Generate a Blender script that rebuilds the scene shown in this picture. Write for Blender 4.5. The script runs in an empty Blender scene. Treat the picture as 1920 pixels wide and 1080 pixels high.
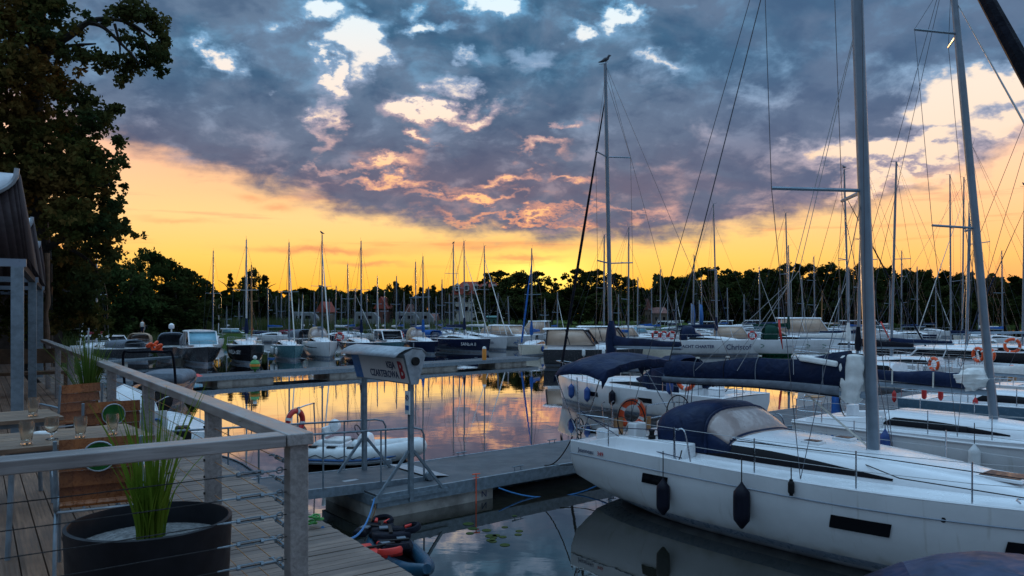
import bpy, bmesh, math, random
from mathutils import Vector, Matrix
random.seed(7)
R = math.radians
sc = bpy.context.scene
# ------------------------------------------------------------------ camera
F = 1440.0; HZ = 588.0                       # focal length and horizon in photo pixels
cd = bpy.data.cameras.new('camera'); cam = bpy.data.objects.new('camera', cd)
sc.collection.objects.link(cam); sc.camera = cam
cam.location = (0, 0, 4); cam.rotation_euler = (R(90), 0, 0)
cd.sensor_width = 36; cd.lens = 27; cd.shift_y = 48/1920; cd.clip_end = 3000; cd.clip_start = .05
cd.dof.use_dof = True; cd.dof.focus_distance = 18; cd.dof.aperture_fstop = 7
sc.view_settings.view_transform = 'Standard'; sc.view_settings.look = 'None'
sc.view_settings.exposure = .46; sc.view_settings.gamma = 1
SUN_AZ, SUN_EL = 2.2, 2.6                    # degrees, azimuth to the right of +Y
# ------------------------------------------------------------------ world
def az_of(px): return math.degrees(math.atan((px-960)/F))
def el_of(px, py): return math.degrees(math.atan((HZ-py)/math.hypot(F, px-960)))
world = bpy.data.worlds.new('World'); sc.world = world; world.use_nodes = True
class NT:
    def __init__(s, nt): s.nt = nt; nt.nodes.clear()
    def n(s, t, **k):
        o = s.nt.nodes.new(t)
        for a, b in k.items(): setattr(o, a, b)
        return o
    def L(s, a, b): s.nt.links.new(a, b)
    def put(s, sock, v):
        if isinstance(v, bpy.types.NodeSocket): s.L(v, sock)
        elif isinstance(v, (tuple, list)) and len(v) == 3 and sock.type == 'RGBA': sock.default_value = (*v, 1)
        else: sock.default_value = v
    def m(s, op, a, b=None, c=None, clamp=False):
        o = s.n('ShaderNodeMath', operation=op, use_clamp=clamp); s.put(o.inputs[0], a)
        if b is not None: s.put(o.inputs[1], b)
        if c is not None: s.put(o.inputs[2], c)
        return o.outputs[0]
    def vm(s, op, a, b=None, scale=None):
        o = s.n('ShaderNodeVectorMath', operation=op); s.put(o.inputs[0], a)
        if b is not None: s.put(o.inputs[1], b)
        if scale is not None: s.put(o.inputs['Scale'], scale)
        return o.outputs[0]
    def xyz(s, a, b, c):
        o = s.n('ShaderNodeCombineXYZ'); s.put(o.inputs[0], a); s.put(o.inputs[1], b); s.put(o.inputs[2], c); return o.outputs[0]
    def sep(s, v):
        o = s.n('ShaderNodeSeparateXYZ'); s.put(o.inputs[0], v); return o.outputs
    def mix(s, f, a, b, blend='MIX'):
        o = s.n('ShaderNodeMix', data_type='RGBA', blend_type=blend); s.put(o.inputs[0], f); s.put(o.inputs[6], a); s.put(o.inputs[7], b)
        return o.outputs[2]
    def noise(s, v, scale, detail=5, rough=.5, dist=0, dim='3D'):
        o = s.n('ShaderNodeTexNoise', noise_dimensions=dim); s.put(o.inputs['Vector'], v)
        o.inputs['Scale'].default_value = scale; o.inputs['Detail'].default_value = detail
        o.inputs['Roughness'].default_value = rough; o.inputs['Distortion'].default_value = dist
        return o.outputs[0]
    def ss(s, v, a, b, lo=0., hi=1., kind='SMOOTHSTEP'):
        o = s.n('ShaderNodeMapRange', interpolation_type=kind); s.put(o.inputs[0], v)
        for i, x in ((1, a), (2, b), (3, lo), (4, hi)): s.put(o.inputs[i], x)
        return o.outputs[0]
    def ramp(s, v, stops, interp='LINEAR'):
        o = s.n('ShaderNodeValToRGB'); s.put(o.inputs[0], v); cr = o.color_ramp; cr.interpolation = interp
        while len(cr.elements) < len(stops): cr.elements.new(.5)
        for e, (p, c) in zip(cr.elements, stops): e.position = p; e.color = (*c, 1) if len(c) == 3 else c
        return o.outputs[0]
def lin(r, g, b):
    f = lambda c: (c/255/12.92) if c <= 10 else ((c/255+.055)/1.055)**2.4
    return (f(r), f(g), f(b))
def make_world():
    N = NT(world.node_tree)
    tc = N.n('ShaderNodeTexCoord').outputs['Generated']
    d = N.vm('NORMALIZE', tc); x, y, z = N.sep(d)
    az = N.m('MULTIPLY', N.m('ARCTAN2', x, y), 57.2958)
    el = N.m('MULTIPLY', N.m('ARCSINE', z), 57.2958)
    # cloud plane coordinates (perspective of a layer overhead)
    zz = N.m('ADD', N.m('MAXIMUM', z, 0.), .40)
    P = N.xyz(N.m('DIVIDE', x, zz), N.m('DIVIDE', y, zz), 0.)
    w1 = N.noise(P, 7., 7, .6); w2 = N.noise(N.vm('ADD', P, (7.3, 2.1, 0)), 7., 7, .6)
    azw = N.m('MULTIPLY_ADD', N.m('SUBTRACT', w1, .5), 11.0, az)
    elw = N.m('MULTIPLY_ADD', N.m('SUBTRACT', w2, .5), 7.0, el)
    fine = N.noise(N.vm('ADD', P, (11.7, 3.3, 0)), 9., 10, .60, .25); fine2 = N.noise(N.vm('ADD', P, (3.7, 9.2, 1.)), 3.6, 8, .58)
    flat = N.noise(N.xyz(N.m('MULTIPLY', az, .10), N.m('MULTIPLY', el, .75), 0.), 1.0, 6, .55)
    # openings in the cloud deck, by direction
    gaps = [(676, 84, 36, 30, 1.0), (585, 18, 44, 20, .9), (395, 88, 26, 20, .85), (905, 10, 50, 15, .95), (630, 135, 18, 24, .8), (800, 214, 50, 13, .9), (880, 205, 45, 12, .8), (850, 165, 30, 16, .7),
            (790, 62, 36, 10, .7), (1085, 46, 26, 15, .75), (1180, 42, 40, 14, .8), (612, 225, 16, 45, .55), (905, 118, 20, 9, .55), (775, 35, 20, 10, .5),
            (720, 312, 50, 9, .58), (780, 268, 22, 8, .6), (1000, 285, 36, 8, .52), (950, 325, 34, 8, .55), (1045, 235, 18, 7, .5), (1235, 122, 26, 8, .35),
            (735, 345, 90, 8, .58), (900, 372, 90, 6, .5), (1060, 330, 60, 6, .4), (640, 305, 40, 6, .35), (1100, 400, 90, 5, .4), (980, 410, 110, 5, .45), (505, 180, 16, 9, .38), (1790, 200, 60, 40, .85), (1895, 150, 56, 26, .85), (1680, 285, 110, 18, .85), (1885, 235, 60, 26, .75), (1740, 330, 120, 12, .7),
            (1610, 358, 40, 9, .7), (1850, 330, 60, 30, .8), (700, 10, 20, 10, .4), (1400, 170, 34, 18, .22), (1290, 20, 60, 12, .25), (500, 60, 70, 30, .15), (1000, 100, 40, 12, .3)]
    G = None
    for (px, py, rx, ry, am) in gaps:
        k = math.degrees(1/F)*1.30
        a = N.m('MULTIPLY', N.m('SUBTRACT', azw, az_of(px)), 1/(rx*k)); b = N.m('MULTIPLY', N.m('SUBTRACT', elw, el_of(px, py)), 1/(ry*k))
        q = N.m('MULTIPLY', N.m('ADD', N.m('MULTIPLY', a, a), N.m('MULTIPLY', b, b)), -1.0)
        g = N.m('MULTIPLY', N.m('EXPONENT', q), am)
        G = g if G is None else N.m('MAXIMUM', G, g)
    dens = N.m('ADD', N.m('ADD', N.m('MULTIPLY', N.m('SUBTRACT', fine, .5), 1.1), N.m('MULTIPLY', N.m('SUBTRACT', fine2, .5), .55)), N.m('MULTIPLY_ADD', G, -.94, .585))
    cover = N.ss(dens, .0, .25)
    edge = N.ss(dens, .17, .54)
    # cloud colour
    blu = N.ss(el, 5., 19.)
    left = N.ss(az, -4., -22.)
    base = N.mix(blu, lin(104, 92, 106), lin(54, 88, 116))
    hi = N.mix(blu, lin(94, 95, 112), lin(88, 108, 132))
    s1 = N.noise(N.vm('ADD', P, (1.3, 4.4, 0)), 5., 9, .56, .3); s2 = N.noise(N.vm('ADD', P, (5., 1., 3.)), 10., 10, .58, .2)
    cloud = N.mix(N.ss(s1, .38, .60), base, hi)
    cloud = N.mix(N.m('MULTIPLY', N.ss(s2, .49, .70), .6), cloud, N.mix(blu, lin(160, 130, 130), lin(104, 148, 180)))
    cloud = N.mix(N.m('MULTIPLY', N.ss(s2, .49, .33), .45), cloud, N.mix(blu, lin(80, 80, 100), lin(40, 66, 96)))
    cloud = N.mix(N.m('MULTIPLY', N.ss(az, 6., 22.), .35), cloud, lin(74, 92, 122))
    # openings: pale above, warm lower down; rims lit pink near the sun
    gapc = N.ramp(N.ss(el, 5., 22., kind='LINEAR'), [(0, lin(238, 176, 108)), (.30, lin(238, 184, 130)), (.55, lin(230, 206, 186)), (1, lin(200, 216, 224))])
    rim = N.ramp(N.ss(el, 5., 22., kind='LINEAR'), [(0, lin(200, 132, 102)), (.45, lin(172, 138, 136)), (.7, lin(128, 146, 172)), (1, lin(90, 142, 178))])
    sunny = N.ss(N.m('ABSOLUTE', N.m('ADD', az, 2.)), 20., 6.)
    gapc = N.mix(N.m('MULTIPLY', N.ss(az, 16., 24.), .7), gapc, lin(222, 206, 190))
    rim = N.mix(sunny, N.mix(blu, lin(176, 146, 144), lin(112, 150, 182)), rim)
    deck = N.mix(edge, rim, cloud)
    deck = N.mix(cover, gapc, deck)
    # clear band under the deck
    cc = [(200, 262), (330, 305), (480, 345), (650, 400), (820, 432), (960, 446), (1150, 452), (1320, 442), (1500, 405), (1640, 372), (1760, 335), (1920, 262)]
    fc = N.n('ShaderNodeFloatCurve'); cv = fc.mapping.curves[0]
    pts = [((az_of(a)+40)/80, el_of(a, b)/20) for a, b in cc]
    pts = [(0, .72)] + pts + [(1, .8)]
    while len(cv.points) < len(pts): cv.points.new(.5, .5)
    for p, q in zip(cv.points, pts): p.location = q
    fc.mapping.update()
    N.put(fc.inputs[0], 1.); N.put(fc.inputs[1], N.ss(az, -40., 40., kind='LINEAR'))
    border = N.m('MULTIPLY', fc.outputs[0], 20.)
    hgt = N.m('SUBTRACT', N.m('MULTIPLY_ADD', N.m('SUBTRACT', fine, .5), 3.5, N.m('MULTIPLY_ADD', N.m('SUBTRACT', flat, .5), 2.2, el)), border)
    above = N.ss(hgt, -.75, 1.1)
    low = N.ramp(N.ss(el, 0., 15., kind='LINEAR'), [(0, lin(240, 140, 34)), (.10, lin(238, 168, 50)), (.27, lin(238, 188, 92)), (.45, lin(236, 192, 126)), (.7, lin(228, 174, 136)), (1, lin(205, 155, 140))])
    side = N.m('MAXIMUM', N.ss(az, 12., 34.), N.m('MULTIPLY', N.ss(az, -22., -36.), .8))
    low = N.mix(side, low, N.ramp(N.ss(el, 0., 15., kind='LINEAR'), [(0, lin(225, 130, 75)), (.25, lin(240, 178, 100)), (.6, lin(240, 190, 148)), (1, lin(225, 190, 178))]))
    glow = N.m('EXPONENT', N.m('MULTIPLY', N.m('ADD', N.m('POWER', N.m('MULTIPLY', N.m('SUBTRACT', az, SUN_AZ), .26), 2.), N.m('POWER', N.m('MULTIPLY', N.m('SUBTRACT', el, SUN_EL+.3), .62), 2.)), -1.))
    low = N.mix(N.m('MULTIPLY', glow, .9), low, (1.2, .86, .16))
    # thin salmon streaks
    sv = N.xyz(N.m('MULTIPLY', az, .09), N.m('MULTIPLY', el, 1.25), 4.)
    st = N.ss(N.noise(sv, 1.0, 6, .6), .56, .68)
    stm = N.m('MULTIPLY', st, N.m('MULTIPLY', N.ss(el, 2.8, 4.4), .42))
    low = N.mix(stm, low, N.mix(N.ss(el, 4., 9.), lin(236, 140, 78), lin(214, 142, 118)))
    for (px, py, rx, ry, am) in ((600, 470, 110, 6, .75), (690, 494, 60, 4, .6), (940, 462, 190, 10, .5), (330, 412, 60, 5, .35), (520, 388, 26, 7, .5), (470, 370, 20, 5, .4), (620, 372, 120, 8, .35), (980, 484, 70, 6, .7)):
        k = math.degrees(1/F)
        a = N.m('MULTIPLY', N.m('SUBTRACT', az, az_of(px)), 1/(rx*k)); b = N.m('MULTIPLY', N.m('SUBTRACT', N.m('MULTIPLY_ADD', N.m('SUBTRACT', fine, .5), 1.4, el), el_of(px, py)), 1/(ry*k))
        q = N.m('EXPONENT', N.m('MULTIPLY', N.m('ADD', N.m('MULTIPLY', a, a), N.m('MULTIPLY', b, b)), -1.))
        low = N.mix(N.m('MULTIPLY', q, am), low, lin(206, 122, 88))
    front = N.mix(above, low, deck)
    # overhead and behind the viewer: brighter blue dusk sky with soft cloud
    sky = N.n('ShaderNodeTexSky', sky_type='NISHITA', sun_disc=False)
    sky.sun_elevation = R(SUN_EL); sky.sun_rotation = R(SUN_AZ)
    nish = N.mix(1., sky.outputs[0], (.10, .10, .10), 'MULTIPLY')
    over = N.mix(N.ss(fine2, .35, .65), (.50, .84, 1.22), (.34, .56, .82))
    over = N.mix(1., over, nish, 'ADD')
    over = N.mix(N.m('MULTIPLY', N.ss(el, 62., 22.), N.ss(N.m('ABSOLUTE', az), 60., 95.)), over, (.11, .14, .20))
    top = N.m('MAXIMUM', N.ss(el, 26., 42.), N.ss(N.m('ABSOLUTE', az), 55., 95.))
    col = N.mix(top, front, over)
    col = N.mix(N.ss(el, -1., -4.), col, (.03, .04, .05))
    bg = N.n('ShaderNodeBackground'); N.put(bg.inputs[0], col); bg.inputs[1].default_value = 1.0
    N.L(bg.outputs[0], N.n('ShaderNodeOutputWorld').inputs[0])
make_world()
world.cycles.sampling_method = 'MANUAL'; world.cycles.sample_map_resolution = 512
sd = bpy.data.lights.new('sun', 'SUN'); so = bpy.data.objects.new('sun', sd); sc.collection.objects.link(so)
sd.energy = .5; sd.angle = R(.5); sd.color = (1, .55, .22)
sv_ = Vector((math.sin(R(SUN_AZ))*math.cos(R(SUN_EL)), math.cos(R(SUN_AZ))*math.cos(R(SUN_EL)), math.sin(R(SUN_EL))))
so.rotation_euler = sv_.to_track_quat('Z', 'Y').to_euler()
# ------------------------------------------------------------------ materials
MATS = {}
def mat(name, col, rough=.5, metal=0, var=.12, vscale=4., bump=0., bscale=20., emit=None, spec=.5, coord='Object', alpha=None, trans=0):
    if name in MATS: return MATS[name]
    m = bpy.data.materials.new(name); m.use_nodes = True; N = NT(m.node_tree)
    out = N.n('ShaderNodeOutputMaterial'); p = N.n('ShaderNodeBsdfPrincipled')
    tc = N.n('ShaderNodeTexCoord').outputs[coord]
    if var:
        f = N.ss(N.noise(tc, vscale, 6, .6), .3, .7)
        c = N.mix(f, tuple(v*(1-var) for v in col), tuple(min(1, v*(1+var)) for v in col)); N.put(p.inputs['Base Color'], c)
        N.put(p.inputs['Roughness'], N.ss(N.noise(tc, vscale*2.3, 4), .3, .7, max(0, rough-.08), min(1, rough+.1)))
    else: p.inputs['Base Color'].default_value = (*col, 1); p.inputs['Roughness'].default_value = rough
    if name.startswith(('canvas', 'fender_black', 'rubber', 'planter')): spec = .18
    p.inputs['Metallic'].default_value = metal; p.inputs['Specular IOR Level'].default_value = spec
    if trans: p.inputs['Transmission Weight'].default_value = trans
    if alpha is not None: p.inputs['Alpha'].default_value = alpha
    if bump:
        b = N.n('ShaderNodeBump'); b.inputs['Strength'].default_value = bump; b.inputs['Distance'].default_value = .045 if name.startswith(('canvas', 'vinyl')) else .01
        N.put(b.inputs['Height'], N.noise(tc, bscale, 1 if name.startswith('canvas') else 5, .5, 1. if name.startswith('canvas') else 0)); N.L(b.outputs[0], p.inputs['Normal'])
    N.L(p.outputs[0], out.inputs[0]); MATS[name] = m; return m
def M(n): return MATS[n]
mat('gelcoat', (.78, .79, .80), .22, var=.04, vscale=1.2)
mat('gelcoat_hull', (.66, .67, .68), .16, var=.07, vscale=.9, bump=.05, bscale=1.5)
def grime(name):                                       # yellow-brown scum line and drip streaks above the water
    N = NT.__new__(NT); N.nt = MATS[name].node_tree; p = [q for q in N.nt.nodes if q.type == 'BSDF_PRINCIPLED'][0]; old = p.inputs['Base Color'].links[0].from_socket
    tc = N.n('ShaderNodeTexCoord').outputs['Object']; x, y, z = N.sep(tc)
    f = N.m('MULTIPLY', N.ss(N.m('MULTIPLY_ADD', N.noise(tc, 3., 5), -.35, z), .22, -.06), .6)
    st = N.m('MULTIPLY', N.ss(N.noise(N.xyz(N.m('MULTIPLY', x, 9.), N.m('MULTIPLY', y, 2.), N.m('MULTIPLY', z, .7)), 1., 4), .60, .74), .28)
    N.put(p.inputs['Base Color'], N.mix(N.m('MAXIMUM', f, st), old, (.26, .22, .15)))
grime('gelcoat_hull')
mat('hull_cream', (.68, .63, .52), .25, var=.05)
mat('hull_navy', (.012, .018, .05), .12, var=.1)
mat('hull_black', (.014, .013, .016), .15, var=.1)
mat('hull_greyblue', (.08, .15, .21), .2, var=.08)
mat('hull_teal', (.09, .20, .23), .2, var=.08)
mat('hull_maroon', (.12, .01, .015), .2, var=.1)
mat('hull_darkgrey', (.045, .047, .055), .2, var=.1)
mat('stripe_grey', (.20, .24, .30), .3, var=.08)
mat('stripe_green', (.01, .09, .05), .3)
mat('antifoul', (.34, .35, .38), .6, var=.3, vscale=3)
mat('deck_nonslip', (.72, .75, .78), .55, var=.05, vscale=6, bump=.1, bscale=60)
mat('glass_dark', (.004, .005, .008), .06, var=0, spec=.22)
mat('glass_pale', (.22, .45, .55), .08, var=.1, vscale=2)
mat('glass_warm', (.55, .40, .30), .15, var=.1, vscale=2)
mat('hatch_smoke', (.035, .03, .035), .3, var=.1, spec=.1)
mat('mast_alu', (.20, .25, .30), .36, metal=.5, var=.08, vscale=3)
mat('mast_white', (.42, .44, .46), .4, var=.06)
mat('mast_wood', (.30, .14, .05), .4, var=.25, vscale=6)
mat('steel', (.42, .45, .49), .25, metal=1, var=.08, vscale=10)
mat('galv', (.20, .25, .29), .5, metal=.45, var=.22, vscale=9)
mat('galv_light', (.30, .33, .36), .5, metal=.35, var=.2, vscale=7)
mat('wire', (.10, .11, .13), .35, metal=.5, var=0)
mat('wire_pale', (.38, .38, .38), .5, var=0)
mat('rope_navy', (.01, .02, .06), .9, var=.2, vscale=40)
mat('rope_blue', (.03, .16, .38), .8, var=.25, vscale=30)
mat('rope_white', (.6, .57, .5), .9, var=.1, vscale=30)
mat('rope_black', (.012, .012, .014), .9, var=.2, vscale=30)
mat('rope_rust', (.33, .15, .05), .8, var=.3, vscale=20)
mat('canvas_navy', (.006, .015, .048), .65, var=.3, vscale=1.5, bump=.6, bscale=5)
mat('canvas_dusk', (.028, .042, .085), .45, var=.3, vscale=3, bump=.5, bscale=4)
mat('canvas_black', (.008, .009, .016), .8, var=.3, vscale=2, bump=.4, bscale=9)
mat('canvas_blue', (.02, .10, .33), .75, var=.2, vscale=5, bump=.4, bscale=9)
mat('canvas_green', (.008, .045, .032), .8, var=.2, vscale=5, bump=.4, bscale=9)
mat('canvas_maroon', (.16, .008, .025), .8, var=.2, vscale=5, bump=.4, bscale=9)
mat('canvas_grey', (.15, .17, .20), .8, var=.2, vscale=5, bump=.4, bscale=9)
mat('canvas_tan', (.42, .30, .21), .8, var=.15, vscale=5, bump=.4, bscale=9)
mat('sail_white', (.70, .69, .66), .7, var=.1, vscale=6, bump=.6, bscale=14)
mat('vinyl', (.36, .29, .27), .14, var=.12, vscale=3, bump=.5, bscale=5)
mat('rubber_black', (.012, .012, .013), .6, var=.2)
mat('fender_black', (.006, .007, .016), .5, var=.2)
mat('fender_blue', (.02, .07, .25), .5, var=.2)
mat('fender_white', (.62, .64, .64), .4, var=.1)
mat('fender_red', (.50, .02, .02), .5, var=.1)
mat('buoy_orange', (.80, .09, .015), .5, var=.08)
mat('buoy_white', (.75, .75, .72), .6, var=.05)
mat('teak', (.34, .17, .07), .55, var=.25, vscale=8)
mat('concrete', (.34, .32, .29), .9, var=.35, vscale=2.2, bump=.5, bscale=30)
mat('steel_deck', (.055, .062, .072), .6, var=.2, vscale=1.3, bump=.3, bscale=60)
mat('paint_orange', (.72, .25, .03), .5)
mat('paint_red', (.60, .03, .02), .5)
mat('paint_green', (.05, .25, .05), .5)
mat('paint_blue', (.02, .12, .34), .4)
mat('paint_white', (.72, .72, .70), .5)
mat('sign_face', (.72, .66, .63), .45, var=.04)
mat('ink_dark', (.02, .03, .09), .5, var=0)
mat('ink_red', (.45, .01, .02), .5, var=0)
mat('ink_white', (.75, .75, .75), .5, var=0)
mat('ink_green', (.02, .12, .08), .5, var=0)
mat('bark', (.028, .021, .016), .95, var=.4, vscale=8, bump=1, bscale=12)
mat('wall_cream', (.17, .13, .10), .9, var=.1)
mat('wall_white', (.50, .47, .44), .9, var=.08)
mat('wall_dark', (.035, .022, .016), .9, var=.3)
mat('roof_red', (.28, .05, .03), .85, var=.2, vscale=1)
mat('roof_pink', (.15, .055, .042), .85, var=.2, vscale=1)
mat('shed_green', (.05, .16, .15), .7)
mat('awning_dark', (.028, .018, .020), .9, var=.2, vscale=6)
mat('awning_light', (.42, .43, .46), .7, var=.1)
mat('planter', (.012, .013, .017), .55, var=.25, vscale=5)
mat('camper_grey', (.20, .21, .22), .5)
mat('gravel', (.16, .16, .16), .95, var=.5, vscale=40, bump=1.5, bscale=60)
mat('skin', (.45, .24, .16), .6, var=.05)
mat('gull_white', (.55, .55, .55), .7, var=.1)
mat('gull_grey', (.08, .09, .11), .7, var=.1)
mat('bark_post', (.10, .055, .03), .8, var=.3, vscale=5)
mat('green_logo', (.02, .16, .03), .4, var=.1)
mat('glass_clear', (.90, .85, .77), .12, var=0, trans=1)
def wood_mat(name, c1, c2, scale=1., rough=.7, grooves=0, axis=0):
    m = bpy.data.materials.new(name); m.use_nodes = True; N = NT(m.node_tree)
    out = N.n('ShaderNodeOutputMaterial'); p = N.n('ShaderNodeBsdfPrincipled')
    tc = N.n('ShaderNodeTexCoord').outputs['Object']; x, y, z = N.sep(tc)
    st = N.xyz(N.m('MULTIPLY', x, (1.5 if axis == 0 else 24)*scale), N.m('MULTIPLY', y, (24 if axis == 0 else 1.5)*scale), N.m('MULTIPLY', z, 24*scale))
    n1 = N.noise(st, 1.6, 8, .65, .6); n2 = N.noise(tc, 3.1*scale, 5)
    c = N.mix(N.ss(n1, .32, .68), c1, c2)
    geo = N.n('ShaderNodeObjectInfo').outputs['Random']
    c = N.mix(N.m('MULTIPLY', N.ss(n2, .35, .75), .45), c, tuple(v*.45 for v in c1))
    lat = y if axis == 0 else x
    wn = N.n('ShaderNodeTexWhiteNoise', noise_dimensions='1D'); N.put(wn.inputs['W'], N.m('FLOOR', N.m('MULTIPLY', lat, 1/.14)))
    c = N.mix(1., c, N.ramp(wn.outputs[0], [(0, (.7, .7, .72)), (1, (1.12, 1.08, 1.05))]), 'MULTIPLY')
    N.put(p.inputs['Base Color'], c); N.put(p.inputs['Roughness'], N.ss(n1, .3, .7, rough-.15, rough+.1))
    b = N.n('ShaderNodeBump'); b.inputs['Strength'].default_value = .5; b.inputs['Distance'].default_value = .004
    h = n1
    if grooves: h = N.m('ADD', N.m('MULTIPLY', n1, .6), N.m('ABSOLUTE', N.m('SINE', N.m('MULTIPLY', lat, math.pi*grooves))))
    N.put(b.inputs['Height'], h); N.L(b.outputs[0], p.inputs['Normal'])
    N.L(p.outputs[0], out.inputs[0]); MATS[name] = m
wood_mat('plank_deck', (.13, .07, .042), (.25, .145, .092), grooves=36, axis=1)
wood_mat('plank_walk', (.12, .090, .074), (.26, .20, .165), grooves=0)
PW = 1
wood_mat('rail_wood', (.22, .205, .20), (.38, .36, .35), rough=.42, axis=1)
wood_mat('rail_wood_cross', (.22, .205, .20), (.38, .36, .35), rough=.42)
wood_mat('table_wood', (.20, .12, .075), (.34, .225, .145), rough=.45)
wood_mat('chair_wood', (.20, .055, .012), (.34, .11, .025), rough=.35)
def leaf_mat(name, c1, c2, trans=.25):
    m = bpy.data.materials.new(name); m.use_nodes = True; N = NT(m.node_tree)
    out = N.n('ShaderNodeOutputMaterial'); tc = N.n('ShaderNodeTexCoord').outputs['Object']
    oi = N.n('ShaderNodeObjectInfo').outputs['Random']
    c = N.mix(N.ss(N.noise(tc, .55, 5, .6), .38, .62), c1, c2)
    c = N.mix(N.m('MULTIPLY', oi, .35), c, tuple(v*.5 for v in c1))
    d = N.n('ShaderNodeBsdfDiffuse'); t = N.n('ShaderNodeBsdfTranslucent'); mx = N.n('ShaderNodeMixShader')
    N.put(d.inputs[0], c); N.put(t.inputs[0], c); mx.inputs[0].default_value = trans
    N.L(d.outputs[0], mx.inputs[1]); N.L(t.outputs[0], mx.inputs[2]); N.L(mx.outputs[0], out.inputs[0]); MATS[name] = m
leaf_mat('leaf_oak', (.050, .062, .018), (.12, .072, .022), .3)
leaf_mat('leaf_oak_dark', (.030, .050, .020), (.070, .075, .026), .3)
leaf_mat('leaf_dark', (.022, .038, .013), (.050, .056, .019))
leaf_mat('leaf_mid', (.030, .056, .018), (.052, .070, .024))
leaf_mat('leaf_brown', (.050, .042, .018), (.085, .055, .022), .35)
leaf_mat('reed', (.060, .090, .035), (.10, .11, .045))
leaf_mat('grassblade', (.09, .17, .018), (.20, .25, .035), .35)
leaf_mat('grassblade_far', (.08, .15, .03), (.15, .20, .04), .3)
leaf_mat('lawn', (.05, .085, .025), (.09, .11, .035), 0)
def water_mat():
    m = bpy.data.materials.new('water'); m.use_nodes = True; N = NT(m.node_tree)
    out = N.n('ShaderNodeOutputMaterial'); tc = N.n('ShaderNodeTexCoord').outputs['Object']; x, y, z = N.sep(tc)
    v1 = N.xyz(N.m('MULTIPLY', x, .55), y, 0.)
    n1 = N.noise(v1, 1.1, 3, .5, .3); n2 = N.noise(v1, 5.5, 3, .5); calm = N.ss(N.noise(tc, .07, 3), .42, .66)
    h = N.m('MULTIPLY', N.m('ADD', n1, N.m('MULTIPLY', n2, .16)), N.m('MULTIPLY_ADD', calm, .9, .35))
    b = N.n('ShaderNodeBump'); b.inputs['Strength'].default_value = 1.; b.inputs['Distance'].default_value = .0036
    N.put(b.inputs['Height'], h)
    fr = N.n('ShaderNodeFresnel'); fr.inputs[0].default_value = 1.36; N.L(b.outputs[0], fr.inputs[1])
    f = N.m('MULTIPLY_ADD', fr.outputs[0], 1.7, .05, clamp=True)
    d = N.n('ShaderNodeBsdfDiffuse'); N.put(d.inputs[0], N.mix(N.noise(tc, .3, 4), (.008, .009, .007), (.018, .017, .012)))
    g = N.n('ShaderNodeBsdfGlossy'); g.inputs[0].default_value = (.97, .97, .97, 1); g.inputs[1].default_value = .012; N.L(b.outputs[0], g.inputs['Normal'])
    mx = N.n('ShaderNodeMixShader'); N.put(mx.inputs[0], f); N.L(d.outputs[0], mx.inputs[1]); N.L(g.outputs[0], mx.inputs[2])
    N.L(mx.outputs[0], out.inputs[0]); MATS['water'] = m
water_mat()
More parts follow.
